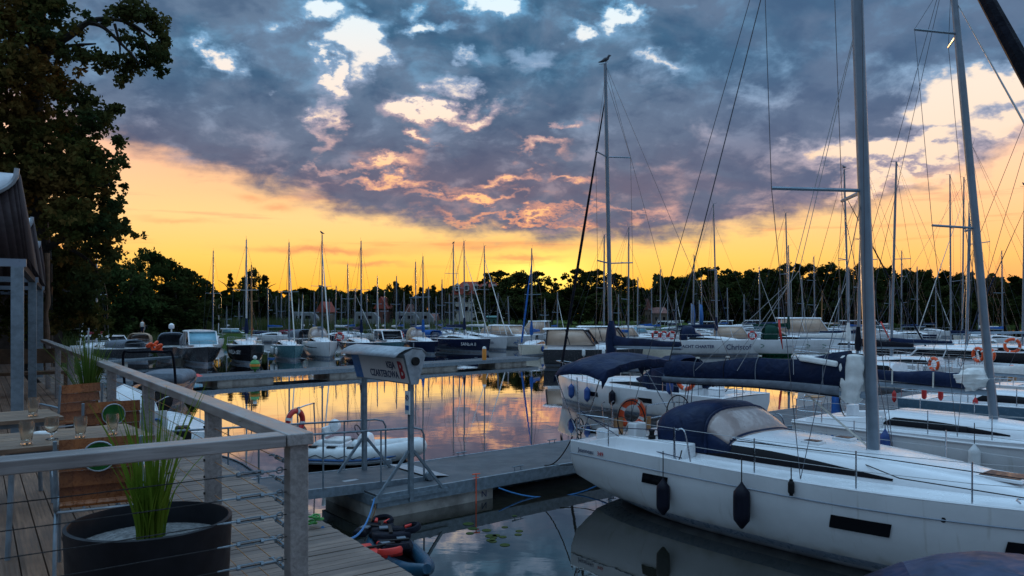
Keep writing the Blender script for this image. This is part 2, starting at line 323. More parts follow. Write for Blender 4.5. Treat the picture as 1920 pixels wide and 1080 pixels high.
# ------------------------------------------------------------------ mesh builder
col = sc.collection
def link(o, parent=None):
    col.objects.link(o)
    if parent is not None: o.parent = parent
    return o
def tag(o, label=None, cat=None, group=None, kind=None):
    if label: o['label'] = label
    if cat: o['category'] = cat
    if group: o['group'] = group
    if kind: o['kind'] = kind
    return o
def empty(name, loc, rz, label, cat, group=None, parent=None):
    o = bpy.data.objects.new(name, None); o.location = loc; o.rotation_euler = (0, 0, rz); o.empty_display_size = .2
    link(o, parent); return tag(o, label, cat, group)
class MB:
    def __init__(s): s.v = []; s.f = []; s.mi = []; s.k = 0; s.T = Matrix()
    def P(s, p): s.v.append(tuple(s.T @ Vector(p))); return len(s.v)-1
    def face(s, idx): s.f.append(tuple(idx)); s.mi.append(s.k)
    def poly(s, pts): s.face([s.P(p) for p in pts])
    def box(s, c, d, rz=0, ry=0):
        m = Matrix.Translation(Vector(c)) @ Matrix.Rotation(rz, 4, 'Z') @ Matrix.Rotation(ry, 4, 'Y')
        i = [s.P(m @ Vector((x*d[0]/2, y*d[1]/2, z*d[2]/2))) for x in (-1, 1) for y in (-1, 1) for z in (-1, 1)]
        for q in ((0, 1, 3, 2), (4, 6, 7, 5), (0, 4, 5, 1), (2, 3, 7, 6), (0, 2, 6, 4), (1, 5, 7, 3)): s.face([i[k] for k in q])
        return s
    def beam(s, a, b, w, h, up=(0, 0, 1)):
        a, b = Vector(a), Vector(b); t = (b-a).normalized(); sd = t.cross(Vector(up))
        if sd.length < 1e-4: sd = Vector((1, 0, 0))
        sd.normalize(); u = sd.cross(t)
        i = [s.P(p + sd*x*w/2 + u*z*h/2) for p in (a, b) for x, z in ((-1, -1), (1, -1), (1, 1), (-1, 1))]
        for q in ((0, 1, 2, 3), (7, 6, 5, 4), (0, 4, 5, 1), (1, 5, 6, 2), (2, 6, 7, 3), (3, 7, 4, 0)): s.face([i[k] for k in q])
        return s
    def loft(s, rings, closed=True, caps=True, mids=None):
        idx = [[s.P(p) for p in r] for r in rings]; n = len(idx[0])
        for a, b in zip(idx, idx[1:]):
            for j in range(n if closed else n-1):
                if mids: s.k = mids[j]
                s.face((a[j], a[(j+1) % n], b[(j+1) % n], b[j]))
        if caps and closed: s.face(idx[0][::-1]); s.face(idx[-1])
        return s
    def tube(s, pts, r, n=6, r2=None, caps=True, closed=False, flat=1.):
        pts = [Vector(p) for p in pts]; rings = []; ref = None
        m = len(pts)
        for i, p in enumerate(pts):
            if closed: t = pts[(i+1) % m]-pts[i-1]
            else: t = pts[min(i+1, m-1)]-pts[max(i-1, 0)]
            t.normalize()
            if ref is None:
                ref = t.cross(Vector((0, 0, 1)))
                if ref.length < .05: ref = t.cross(Vector((0, 1, 0)))
            ref = (ref - t*ref.dot(t)).normalized(); w = t.cross(ref)
            rr = r if r2 is None else r+(r2-r)*i/(m-1)
            if isinstance(r, (list, tuple)): rr = r[i]
            rings.append([p + ref*rr*math.cos(2*math.pi*k/n)*flat + w*rr*math.sin(2*math.pi*k/n) for k in range(n)])
        if closed: rings.append(rings[0]); caps = False
        return s.loft(rings, caps=caps)
    def lathe(s, prof, c=(0, 0, 0), n=12, axis='z'):
        rings = []
        for r, h in prof:
            ring = []
            for k in range(n):
                a = 2*math.pi*k/n; p = (r*math.cos(a), r*math.sin(a), h)
                if axis == 'x': p = (h, p[0], p[1])
                if axis == 'y': p = (p[0], h, p[1])
                ring.append((c[0]+p[0], c[1]+p[1], c[2]+p[2]))
            rings.append(ring)
        return s.loft(rings)
    def torus(s, c, R_, r, axis=(0, 0, 1), n=24, m=8, flat=1.):
        q = Vector((0, 0, 1)).rotation_difference(Vector(axis).normalized()); rings = []
        for i in range(n+1):
            a = 2*math.pi*i/n
            rings.append([Vector(c)+q @ Vector(((R_+r*math.cos(b))*math.cos(a), (R_+r*math.cos(b))*math.sin(a), r*math.sin(b)*flat)) for b in [2*math.pi*k/m for k in range(m)]])
        return s.loft(rings, caps=False)
    def grid(s, fn, nu, nv):
        idx = [[s.P(fn(i/nu, j/nv)) for j in range(nv+1)] for i in range(nu+1)]
        for i in range(nu):
            for j in range(nv): s.face((idx[i][j], idx[i+1][j], idx[i+1][j+1], idx[i][j+1]))
        return s
    def mesh(s, name, mats, smooth=True, ang=38):
        me = bpy.data.meshes.new(name); me.from_pydata(s.v, [], s.f)
        for m in (mats if isinstance(mats, (list, tuple)) else [mats]): me.materials.append(M(m) if isinstance(m, str) else m)
        me.polygons.foreach_set('material_index', s.mi)
        if smooth:
            me.polygons.foreach_set('use_smooth', [True]*len(s.f)); me.set_sharp_from_angle(angle=R(ang))
        me.update(); return me
    def build(s, name, mats, parent=None, smooth=True, solid=0, bevel=0, ang=38):
        o = bpy.data.objects.new(name, s.mesh(name, mats, smooth, ang)); link(o, parent)
        if solid:
            md = o.modifiers.new('s', 'SOLIDIFY'); md.thickness = solid; md.offset = 0
        if bevel:
            md = o.modifiers.new('b', 'BEVEL'); md.width = bevel; md.segments = 2; md.limit_method = 'ANGLE'; md.harden_normals = False
        return o
def cat_curve(a, b, sag, n=10):
    a, b = Vector(a), Vector(b)
    return [a.lerp(b, i/n) - Vector((0, 0, sag*4*(i/n)*(1-i/n))) for i in range(n+1)]
def smooth_path(pts, n=6):
    pts = [Vector(p) for p in pts]; out = []
    for i in range(len(pts)-1):
        p0, p1, p2, p3 = pts[max(i-1, 0)], pts[i], pts[i+1], pts[min(i+2, len(pts)-1)]
        for k in range(n):
            t = k/n; out.append(.5*((2*p1)+(p2-p0)*t+(2*p0-5*p1+4*p2-p3)*t*t+(3*p1-p0-3*p2+p3)*t**3))
    out.append(pts[-1]); return out
def text_part(txt, size, name, matname, parent, loc, xdir, updir, align='CENTER', bold=.0, font_scale=1., extrude=.002):
    cu = bpy.data.curves.new('txt', 'FONT'); cu.body = txt; cu.size = size; cu.align_x = align; cu.align_y = 'CENTER'
    cu.extrude = extrude; cu.offset = bold; cu.resolution_u = 2
    t = bpy.data.objects.new('txt', cu); me = bpy.data.meshes.new_from_object(t); bpy.data.objects.remove(t)
    me.materials.clear(); me.materials.append(M(matname))
    o = bpy.data.objects.new(name, me); link(o, parent)
    xd = Vector(xdir).normalized(); ud = Vector(updir); ud = (ud-xd*ud.dot(xd)).normalized(); nd = xd.cross(ud)
    m = Matrix((xd*font_scale, ud, nd)).transposed().to_4x4(); m.translation = Vector(loc); o.matrix_local = m
    return o
def at(px, py, z=0.):                                  # a photo pixel on the level plane at height z
    Y = (4-z)*F/(py-HZ); return Vector(((px-960)/F*Y, Y, z))
def atY(px, py, Y): return Vector(((px-960)/F*Y, Y, 4-(py-HZ)/F*Y))
pv = Vector((.776, .631, 0)); bv = Vector((.631, -.776, 0))     # along and across the near pontoon
def LA(L, a, z=0.): return pv*L + bv*a + Vector((0, 0, z))
d2 = Vector((.819, .574, 0)); d1 = Vector((-.574, .819, 0))     # across and along the terrace
def DK(L, t, z=0.): return d2*L + d1*t + Vector((0, 0, z))
# ------------------------------------------------------------------ boats
TOPS = {}
class Hull:
    def __init__(s, L, B, fb, bfb, tz=.12, draft=.38, stern=.84, fine=2.2, flare=0.):
        s.L, s.B, s.fb, s.bfb, s.tz, s.draft, s.stern, s.fine, s.flare = L, B, fb, bfb, tz, draft, stern, fine, flare
    def hb(s, u):
        if u < .45: f = s.stern+(1-s.stern)*math.sin(math.pi/2*u/.45)
        else: f = max(0., 1-((u-.45)/.55)**s.fine)
        return s.B/2*max(f, .012)
    def zs(s, u): return s.fb+(s.bfb-s.fb)*u*u
    def zk(s, u):
        if u < .3: return s.tz+(-s.draft*.8-s.tz)*math.sin(math.pi/2*u/.3)
        return -s.draft*.8 if u < .6 else -s.draft*.8*(1-((u-.6)/.4)**2)-.06
    def y(s, u, z):
        w = min(1, max(0, (s.zs(u)-z)/(s.zs(u)-s.zk(u)))); e = 3.4-2.2*u*u
        return s.hb(u)*max(0, (1-w**e))**(.55)*(1-s.flare*w*u)
    def P(s, u, z, side=1, off=0.):                    # point of the shell
        return Vector((u*s.L - .03*s.L*max(0, (s.zs(u)-z))*u**8/1.2, side*(s.y(u, max(z, s.zk(u)))+off), max(z, s.zk(u))))
def hull_mesh(h, mats, bands, n=22):
    """bands: list of (z level or fraction of the sheer, material index below it)"""
    mb = MB(); rings = []
    for i in range(n+1):
        u = 1-(1-i/n)**1.15
        zl = [h.zs(u)*b if isf else b for (b, isf, k) in bands]
        st = [h.P(u, z) for z in zl]+[Vector((st_x(h, u), 0, h.zk(u)))]
        rings.append([Vector((p.x, -p.y, p.z)) for p in st[:-1]]+[st[-1]]+st[:-1][::-1])
    ks = [k for (_, _, k) in bands]; mids = ks[:]+ks[::-1]
    mb.loft(rings, closed=False, mids=mids[:len(rings[0])-1])
    mb.k = 0; mb.poly(rings[0][::-1])
    return mb.mesh('hull', mats)
def st_x(h, u): return h.P(u, h.zk(u)).x
BANDS = [(1., 1, 0), (.93, 1, 0), (.7, 1, 0), (.45, 1, 0), (.24, 0, 1), (.10, 0, 2), (.0, 0, 2), (-.15, 0, 2), (-.3, 0, 2)]
def deck_mesh(h, m='gelcoat', well=None, inset=.0, n=26):
    mb = MB(); us = [i/n for i in range(n+1)]; rows = [-1, -.72, -.4, 0, .4, .72, 1]
    if well: us = sorted(set([round(u, 4) for u in us if abs(u-well[0]) > .012 and abs(u-well[1]) > .012]+list(well)))
    P = lambda u, r: Vector((u*h.L, r*(h.hb(u)-inset), h.zs(u)+.035*(1-r*r)))
    for a, b in zip(us, us[1:]):
        for r, q in zip(rows, rows[1:]):
            if well and well[0] <= a < well[1] and abs(r) <= .72 and abs(q) <= .72: continue
            mb.poly([P(a, r), P(b, r), P(b, q), P(a, q)])
    if well:
        dp = .42
        c = [(P(u, r)) for u, r in ((well[0], -.72), (well[1], -.72), (well[1], .72), (well[0], .72))]
        f = [p-Vector((0, 0, dp)) for p in c]; mb.poly(f)
        for i in range(4): mb.poly([c[i], c[(i+1) % 4], f[(i+1) % 4], f[i]])
    # toe rail
    for s in (-1, 1): mb.tube([P(u, s)+Vector((0, -s*.02, .015)) for u in us], .022, 5)
    return mb.mesh('deck', m)
class Roof:                                             # coachroof shape
    def __init__(s, h, x0, x1, W, H, p=2.2, aft=1.): s.h, s.x0, s.x1, s.W, s.H, s.p = h, x0, x1, W, H, p
    def wh(s, x):
        t = (x-s.x0)/(s.x1-s.x0); return s.W/2*(1-.62*t**s.p), s.H*max(.0, 1-t**2.4)**.8+.004
    def z0(s, x): return s.h.zs(x/s.h.L)
    SEC = [(1, -.05), (1, 0), (.945, .45), (.875, .78), (.74, .95), (.45, 1.04), (0, 1.08)]
    def ring(s, x):
        w, hh = s.wh(x); z = s.z0(x)
        r = [Vector((x, w*a, z+(hh*b if b >= 0 else b))) for a, b in s.SEC]
        return r+[Vector((p.x, -p.y, p.z)) for p in r[:-1][::-1]]
    def mesh(s, m='gelcoat', n=14):
        return MB().loft([s.ring(s.x0+(s.x1-s.x0)*i/n) for i in range(n+1)], closed=True).mesh('cabin', m)
    def side(s, x, t, sd, off=.008):
        w, hh = s.wh(x); z = s.z0(x)
        y = w*(1-.055*t/.45 if t < .45 else .945-(t-.45)/.33*.07)+off
        return Vector((x, sd*y, z+hh*t))
    def window(s, a, b, lo, hi, sd, m='glass_dark', n=12, taper=.8):
        mb = MB()
        def fn(u, v):
            tt = 1-taper*max(0, (u-.35)/.65)**1.6; uu = u; l = lo+(hi-lo)*.10*(1-tt)
            st = min(1, u/.06); return s.side(a+(b-a)*uu, l+(hi-lo)*v*tt*(.35+.65*st) + 0.0, sd)
        mb.grid(fn, n, 3); return mb.mesh('cabin_window', m)
def addm(name, me, parent):
    o = bpy.data.objects.new(name, me); return link(o, parent)
def Wm(root): return Matrix.Translation(root.location) @ Matrix.Rotation(root.rotation_euler.z, 4, 'Z')
def sail_cover(p0, p1, h0, h1, w, m, top=.0, n=12, seed=0, band=None, fold=0.):
    """bagged sail on a boom from mast p0 to boom end p1"""
    rnd = random.Random(seed); p0, p1 = Vector(p0), Vector(p1); t = (p1-p0).normalized(); sd = t.cross(Vector((0, 0, 1))).normalized()
    mb = MB(); rings = []; ph = rnd.random()*6
    for i in range(n+1):
        u = i/n; c = p0.lerp(p1, u); hh = h0+(h1-h0)*u**.8; hh *= 1+.07*math.sin(ph+u*13)+rnd.uniform(-.02, .02); ww = w*(1-.35*u)*(1+.1*math.sin(ph+u*9))
        ring = []
        for a, b in ((-.6, 0), (-.9, .10), (-1, .42), (-.82, .78), (-.28, 1), (.28, 1), (.82, .78), (1, .42), (.9, .10), (.6, 0)):
            ring.append(c+sd*ww/2*a*(1+fold*rnd.uniform(-1, 1))+Vector((0, 0, hh*b*(1+fold*rnd.uniform(-.6, .6)))))
        rings.append(ring)
    mb.loft(rings); return mb
def sailboat(label, pos, hdg, L=9., B=3., fb=1.05, bfb=1.3, hull='gelcoat_hull', stripe='stripe_grey', mastx=.55, mh=12., rake=-.3, lean=0., sprd=(.5,), sweep=.5,
             boom=3.6, cover='canvas_navy', hood=None, hoodm='canvas_navy', bimini=None, genoa='canvas_navy', detail=1, group=None, mast='mast_alu', mr=.075, windows=True,
             name=None, namem='ink_dark', cat='sailboat', boomz=None, port_names=False, boot=None, cabH=.42, lines=True, wheelx=None, wr=.010, deckm='gelcoat', oname='sailboat', coverH=.42, genr=.055, seed=1):
    rnd = random.Random(seed)
    loc = Vector(pos); loc.z = 0; r = empty(oname, loc, hdg, label, cat, group)
    h = Hull(L, B, fb, bfb, stern=.95 if detail > 1 else .84)
    addm('hull', hull_mesh(h, [hull, stripe, boot or 'antifoul'], BANDS, 22 if detail > 1 else 14), r)
    well = (.07, .27) if detail > 1 else (.10, .26) if detail == 1 else None
    addm('deck', deck_mesh(h, deckm, well, n=26 if detail > 1 else 12), r)
    rf = Roof(h, .27*L, .80*L, B*.66, cabH); addm('cabin', rf.mesh(deckm, 16 if detail > 1 else 8), r)
    if windows:
        for sd in (-1, 1): addm('cabin_window', rf.window(.27*L, .60*L, .20, .74, sd), r)
    mx = mastx*L; mz = h.zs(mastx)+rf.wh(mx)[1]*1.08-.02
    top = Vector((mx+rake, lean, mh)); base = Vector((mx, 0, mz)); up = lambda f: base.lerp(top, f)
    MB().tube([base, up(.7), top], [mr, mr*.95, mr*.7], 12).build('mast', mast, r)
    mbx = MB().tube([top, top+Vector((.35, 0, .06))], .012, 4).tube([top+Vector((-.1, 0, 0)), top+Vector((-.18, 0, .35))], .009, 4); mbx.build('masthead_fitting', 'wire', r)
    tips = []
    for f in sprd:
        c = up(f); ln = B*.34
        for sd in (-1, 1):
            tip = c+Vector((-ln*sweep, sd*ln, .05)); MB().tube([c, tip], mr*.32, 6).build('spreader', mast, r); tips.append((sd, tip))
    bz = boomz if boomz else mz+.75
    if boom:
        g = Vector((mx+rake*.1, 0, bz)); e = Vector((mx-boom, 0, bz+.06))
        MB().tube([g, e], mr*.75, 8, flat=1.0).build('boom', mast, r)
        if cover: sail_cover(g+Vector((.03, 0, .05)), e+Vector((.1, 0, .04)), coverH, coverH*.45, .24, cover, seed=seed).build('sail_cover', cover, r)
        if cover and detail < 2 and coverH > .3: MB().lathe([(.09, 0), (.17, .1), (.19, .4), (.13, .9), (.09, 1.3)], (mx+rake*.1-.02, 0, bz-.2), 9).build('sail_cover', cover, r)
    bow = Vector((L*.985, 0, h.zs(1)+.05)); hd = up(.86 if detail != 2 else .9)
    wires = []
    if genoa: MB().tube([bow+Vector((-.03, 0, .12)), bow.lerp(hd, .03), bow.lerp(hd, .5), bow.lerp(hd, .93), hd], [.02, genr, genr, genr*.45, .012], 8).build('furled_sail', genoa, r)
    else: wires.append([bow, hd])
    wires.append([top, Vector((.08, 0, h.zs(0)+.1))])
    for sd in (-1, 1):
        ch = Vector((mx-.35*sweep-.1, sd*(h.hb(mastx)-.12), h.zs(mastx)+.03)); tt = [t for s_, t in tips if s_ == sd]
        wires.append([top.lerp(base, .04)]+tt[::-1]+[ch]); wires.append([up(sprd[0]), ch])
    if boom: wires.append([top, Vector((mx-boom, 0, bz+.1))])
    if lines:
        if detail > 1:
            for w in wires: MB().tube(w, wr*.7, 5).build('stay', 'wire', r)
        else:
            mb = MB()
            for w in wires: mb.tube(w, wr, 3, caps=False)
            mb.build('rigging', 'wire', r, smooth=False)
    # rails
    zz = lambda u: h.zs(u)
    def rail(us, hgt, m='steel', nm='guard_rail'):
        mb = MB()
        for sd in (-1, 1): pass
        return mb
    P = lambda u, sd, z: Vector((u*L, sd*(h.hb(u)-.07), zz(u)+z))
    bowp = [P(.86, 1, .58), P(.94, 1, .60), Vector((L*1.0, .12, zz(1)+.62)), Vector((L*1.0, -.12, zz(1)+.62)), P(.94, -1, .60), P(.86, -1, .58)]
    mb = MB().tube(smooth_path(bowp, 4), .014, 5)
    for q in (bowp[0], bowp[1], bowp[4], bowp[5]): mb.tube([q, q-Vector((0, 0, .58))], .013, 5)
    mb.build('pulpit', 'steel', r)
    for sd in (-1, 1):
        mb = MB(); a = [P(.015, sd*.35, .6), P(.012, sd, .6), P(.10, sd, .6)]
        for hh in (0, -.3): mb.tube(smooth_path([p+Vector((0, 0, hh)) for p in a], 4), .013, 5)
        for q in a: mb.tube([q, q-Vector((0, 0, .6))], .013, 5)
        mb.build('pushpit', 'steel', r)
        st = [.26, .42, .58, .72] if detail else [.4, .65]
        for u in st: MB().tube([P(u, sd, 0), P(u, sd, .6)], .013 if detail > 1 else .016, 5).build('stanchion', 'steel', r)
        for hh in ((.58, .3) if detail > 1 else (.58,)):
            MB().tube([P(u, sd, hh) for u in [.10]+st+[.86]], .005 if detail > 1 else .008, 4).build('lifeline', 'wire_pale', r)
    if hood:
        x0, ww, hh = hood                                # forward foot x, width, height
        sprayhood(r, x0, ww, hh, rf, hoodm, detail)
    if bimini:
        bimini_top(r, h, bimini, hoodm)
    if wheelx:
        for wy in ([0] if detail < 2 else [-.62, .62]): steering(r, (wheelx, wy, zz(.1)-.40))
    if name:
        for sd in ((-1, 1) if port_names else (-1,)):
            u = .74; p = h.P(u, zz(u)*.62, sd, .012); q = h.P(u+.03, zz(u)*.62, sd, .012); d = (q-p)*(1 if sd < 0 else -1)
            text_part(name, .46, 'lettering', namem, r, p, d, (0, 0, 1), bold=.0)
    TOPS[label] = Wm(r) @ top
    return r, h, rf
def sprayhood(r, x0, ww, hh, rf, m, detail):
    z0 = rf.z0(x0)
    st = [(x0, ww*.5, .05, rf.wh(x0)[1]*.9), (x0-.35, ww*.56, .30*hh, 0.08), (x0-.75, ww*.60, .80*hh, .0), (x0-1.0, ww*.62, .93*hh, 0), (x0-1.5, ww*.60, .98*hh, 0), (x0-1.85, ww*.54, .88*hh, 0)]
    def arc(x, w, top, lo, n=14):
        zc = rf.z0(x)+lo; pts = []
        H = rf.wh(max(rf.x0, x))[1]-lo+top
        for k in range(n+1):
            a = math.pi*k/n; c = math.cos(a); s_ = math.sin(a)
            pts.append(Vector((x+.22*(1-s_)*(-1 if x < x0-.9 else .2), math.copysign(abs(c)**.62, c)*w*.5*1.55, zc+H*s_**.55)))
        return pts
    A = [arc(*s_) for s_ in st]
    a2 = [p.lerp(q, .18) for p, q in zip(A[0], A[2])]
    MB().loft(A[2:], closed=False).build('sprayhood', m, r, solid=.012)
    hood = r.children[-1] if False else None
    mb = MB(); sub = []
    for i in range(3):
        u = i/2; sub.append([p.lerp(q, u)+Vector((.02, 0, 0)) for p, q in zip(A[0], A[2])])
    MB().loft([s_[2:-2] for s_ in sub], closed=False).build('hood_window', 'vinyl', r, solid=.006)
    MB().loft([s_[:3] for s_ in sub], closed=False).build('hood_side', m, r, solid=.012)
    MB().loft([s_[-3:] for s_ in sub], closed=False).build('hood_side', m, r, solid=.012)
    MB().tube(A[2], .028, 6).build('hood_seam', m, r); MB().tube([p+Vector((.02, 0, .01)) for p in A[0]], .03, 6).build('hood_seam', m, r)
def bimini_top(r, h, b, m):
    x0, x1, w, z = b
    rings = []
    for i in range(9):
        u = i/8; x = x0+(x1-x0)*u; sag = .03*math.sin(u*math.pi*2)
        ring = []
        for k in range(17):
            v = k/16*2-1; edge = .16 if abs(v) == 1 else 0
            ring.append(Vector((x, v*w/2, z-.06-.24*v*v-edge*.9+sag*(1-v*v)+.10*math.sin(u*math.pi)+.012*math.sin(v*23+u*9))))
        rings.append(ring)
    e0 = [p+Vector((-.02, 0, -.16)) for p in rings[0]]; e1 = [p+Vector((.02, 0, -.16)) for p in rings[-1]]
    MB().loft([e0]+rings+[e1], closed=False).build('bimini', m, r, solid=.012)
    for sd in (-1, 1):
        foot = Vector(((x0+x1)/2+.25, sd*(h.hb(.12)-.12), h.zs(.1)))
        for x in (x0+.05, (x0+x1)/2, x1-.05): MB().tube([foot+Vector(((x-foot.x)*.2, 0, .25)), Vector((x, sd*w/2, z-.42))], .013, 6).build('bimini_pole', 'steel', r)
def steering(r, p):
    x, y, z = p
    MB().box((x+.12, y, z+.42), (.22, .34, .84)).build('pedestal', 'gelcoat', r, bevel=.03)
    mb = MB().torus((x-.03, y, z+.86), .42, .014, (1, 0, .12), 28, 6)
    for k in range(5):
        a = 2*math.pi*k/5+.3; mb.tube([(x-.03, y, z+.86), (x-.03+.05*0, y+.42*math.cos(a), z+.86+.42*math.sin(a))], .006, 4)
    mb.build('steering_wheel', 'rubber_black', r)
# motorboats
def motorboat(label, pos, hdg, L=7., B=2.7, fb=.95, bfb=1.35, hull='gelcoat_hull', cab='hardtop', glass='glass_dark', roof='gelcoat', stripe='stripe_grey', group=None, canvas=None, cx=(.22, .68), ch=1.25,
              name=None, namem='ink_dark', cat='motorboat', rails=True, arch=False, outboard=None, detail=1, framem=None, sideglass=None, oname='motorboat', deckm='gelcoat'):
    loc = Vector(pos); loc.z = 0; r = empty(oname, loc, hdg, label, cat, group)
    h = Hull(L, B, fb, bfb, tz=-.1, draft=.3, stern=.93, fine=2.6, flare=.45)
    addm('hull', hull_mesh(h, [hull, stripe, 'antifoul'], BANDS, 14), r)
    addm('deck', deck_mesh(h, deckm, (.05, .35) if cab != 'canvas' else None, n=12), r)
    a, b = cx[0]*L, cx[1]*L; w = B*.38; z0 = h.zs(.4)
    if cab in ('hardtop', 'cuddy'):
        # lower trunk running forward
        rf = Roof(h, a+.1, L*.92, B*.72, .38); addm('cabin', rf.mesh('gelcoat', 8), r)
        zt = z0+ch; sl = .55*ch
        corners = lambda y: [Vector((a, y, z0+.3)), Vector((a+.1, y*.94, zt)), Vector((b-sl, y*.94, zt)), Vector((b, y*.96, z0+.34))]
        Lf, Rt = corners(w), corners(-w)
        mb = MB()
        for p, q in ((0, 1), (1, 2), (2, 3)):
            for c in (Lf, Rt): mb.beam(c[p], c[q], .09, .09, (0, 1, 0))
        mb.beam(Lf[3], Rt[3], .07, .07); mb.beam(Lf[0], Rt[0], .07, .07); mb.beam((Lf[1]+Lf[2])/2, (Lf[0]+Lf[3])/2, .06, .06, (0, 1, 0)); mb.beam((Rt[1]+Rt[2])/2, (Rt[0]+Rt[3])/2, .06, .06, (0, 1, 0))
        mb.build('cabin_frame', framem if framem else roof if roof != 'canvas_navy' else 'gelcoat', r)
        MB().poly4(Lf[2], Lf[3], Rt[3], Rt[2]).build('windshield', glass, r, solid=.02)
        for c in (Lf, Rt):
            sg = sideglass or glass
            MB().poly4(*c).build('cabin_window', sg, r, solid=.02)
        mb = MB(); rr = []
        for i in range(7):
            u = i/6; x = a-.25+(b-sl+.18-(a-.25))*u; hw = w*(1.02-.12*u*u)
            rr.append([(x, -hw, zt), (x, -hw*.9, zt+.09), (x, 0, zt+.13-.03*u), (x, hw*.9, zt+.09), (x, hw, zt), (x, 0, zt-.02)])
        mb.loft(rr).build('cabin_roof', roof, r)
    if canvas:
        a2, b2 = (a-1.5, a+.1) if cab != 'canvas' else (a, b); zt = z0+ch*(.98 if cab != 'canvas' else .8); rings = []
        for i in range(6):
            u = i/5; x = a2+(b2-a2)*u; t = (zt-z0-.1)*(.78+.22*math.sin(u*math.pi*.6+.3)); ww = w*1.08
            rings.append([Vector((x, math.copysign(abs(math.cos(v))**.5, math.cos(v))*ww, z0+.1+t*math.sin(v)**.5)) for v in [math.pi*k/10 for k in range(11)]])
        MB().loft(rings, closed=False).build('canopy', canvas, r, solid=.02)
        MB().poly(rings[0]) ; mb = MB(); mb.poly([p+Vector((-.02, 0, 0)) for p in rings[0]]); mb.build('canopy_curtain', 'vinyl' if canvas == 'canvas_tan' else canvas, r, solid=.01)
    if rails:
        P = lambda u, sd, z: Vector((u*L, sd*(h.hb(u)-.08), h.zs(u)+z))
        pts = [P(.55, 1, .3), P(.7, 1, .42), P(.9, 1, .45), Vector((L*.99, 0, h.zs(1)+.48)), P(.9, -1, .45), P(.7, -1, .42), P(.55, -1, .3)]
        mb = MB().tube(smooth_path(pts, 4), .015, 5)
        for q in pts[1:3]+pts[4:6]: mb.tube([q, q-Vector((0, 0, .42))], .012, 4)
        mb.build('bow_rail', 'steel', r)
    if arch:
        ww = B*.42; z1 = z0+1.5
        mb = MB()
        mb.tube(smooth_path([(.8, -ww, z0), (.45, -ww*.95, z1-.1), (.4, -ww*.6, z1), (.4, ww*.6, z1), (.45, ww*.95, z1-.1), (.8, ww, z0)], 5), .05, 7)
        mb.build('radar_arch', 'canvas_black' if hull == 'hull_black' else 'gelcoat', r)
    if outboard:
        mb = MB(); mb.loft([[(-.1+dx*sx, dy*sy, z) for dx, dy in ((-1, -1), (1, -1), (1, 1), (-1, 1))] for (sx, sy, z) in ((.10, .10, .1), (.12, .12, .65), (.24, .17, .7), (.26, .19, 1.0), (.18, .15, 1.18))])
        mb.T = Matrix(); mb.build('outboard_motor', outboard, r, bevel=.03)
    if name:
        u = .72; p = h.P(u, h.zs(u)*.6, -1, .015); q = h.P(u+.03, h.zs(u)*.6, -1, .015)
        text_part(name, .36, 'lettering', namem, r, p, q-p, (0, 0, 1))
    return r, h
def _poly4(s, a, b, c, d): s.poly([a, b, c, d]); return s
MB.poly4 = _poly4
def fender(label, p, kind='fender_black', Ln=.62, rad=.13, ln=.5, group=None, rot=0):
    mb = MB(); p = Vector(p)
    o = empty('fender', p, rot, label, 'fender', group)
    k = Ln/.62
    MB().lathe([(0.012, -.31*k), (.03, -.30*k), (rad*.55, -.25*k), (rad*.95, -.19*k), (rad, -.13*k), (rad, .13*k), (rad*.95, .19*k), (rad*.55, .25*k), (.03, .30*k), (.012, .33*k)], (0, 0, 0), 14).build('body', kind, o)
    MB().tube([(0, 0, .31*k), (0, .0, .31*k+ln)], .010, 5).build('rope', 'rope_black', o)
    return o
def lifebuoy(label, p, axis, R_=.30, r_=.075, m='buoy_orange', group=None, cat='lifebuoy'):
    o = empty('lifebuoy', Vector(p), 0, label, cat, group)
    MB().torus((0, 0, 0), R_, r_, axis, 30, 10).build('ring', m, o)
    q = Vector((0, 0, 1)).rotation_difference(Vector(axis).normalized())
    for k in range(4):
        a = math.pi/4+k*math.pi/2; c = q @ Vector((R_*math.cos(a), R_*math.sin(a), 0)); t = q @ Vector((-math.sin(a), math.cos(a), 0))
        MB().tube([c-t*.035, c+t*.035], r_*1.06, 10, caps=False).build('band', 'buoy_white', o)
    MB().torus((0, 0, 0), R_+r_*1.25, .008, axis, 24, 4).build('grab_line', 'rope_white', o)
    return o
# ------------------------------------------------------------------ setting
def land_h(x, y):
    # shoreline polyline: lake is inside
    P = SHORE; inside = False; dmin = 1e9; j = len(P)-1
    for i in range(len(P)):
        xi, yi = P[i]; xj, yj = P[j]
        if (yi > y) != (yj > y) and x < (xj-xi)*(y-yi)/(yj-yi)+xi: inside = not inside
        dx, dy = xj-xi, yj-yi; t = max(0, min(1, ((x-xi)*dx+(y-yi)*dy)/(dx*dx+dy*dy))); d = math.hypot(x-xi-t*dx, y-yi-t*dy); dmin = min(dmin, d); j = i
    return -min(2.5, .25+dmin*.3) if inside else min(1.6, .05+dmin*.16)+min(2, max(0, dmin-25)*.01)
SHORE = [(-9, -40), (-9.5, 8), (-12, 16), (-15.5, 24), (-26, 38), (-40, 58), (-47, 78), (-44, 98), (-25, 112), (5, 122), (28, 132), (40, 165), (60, 205), (100, 228), (190, 240), (330, 235), (330, -40)]
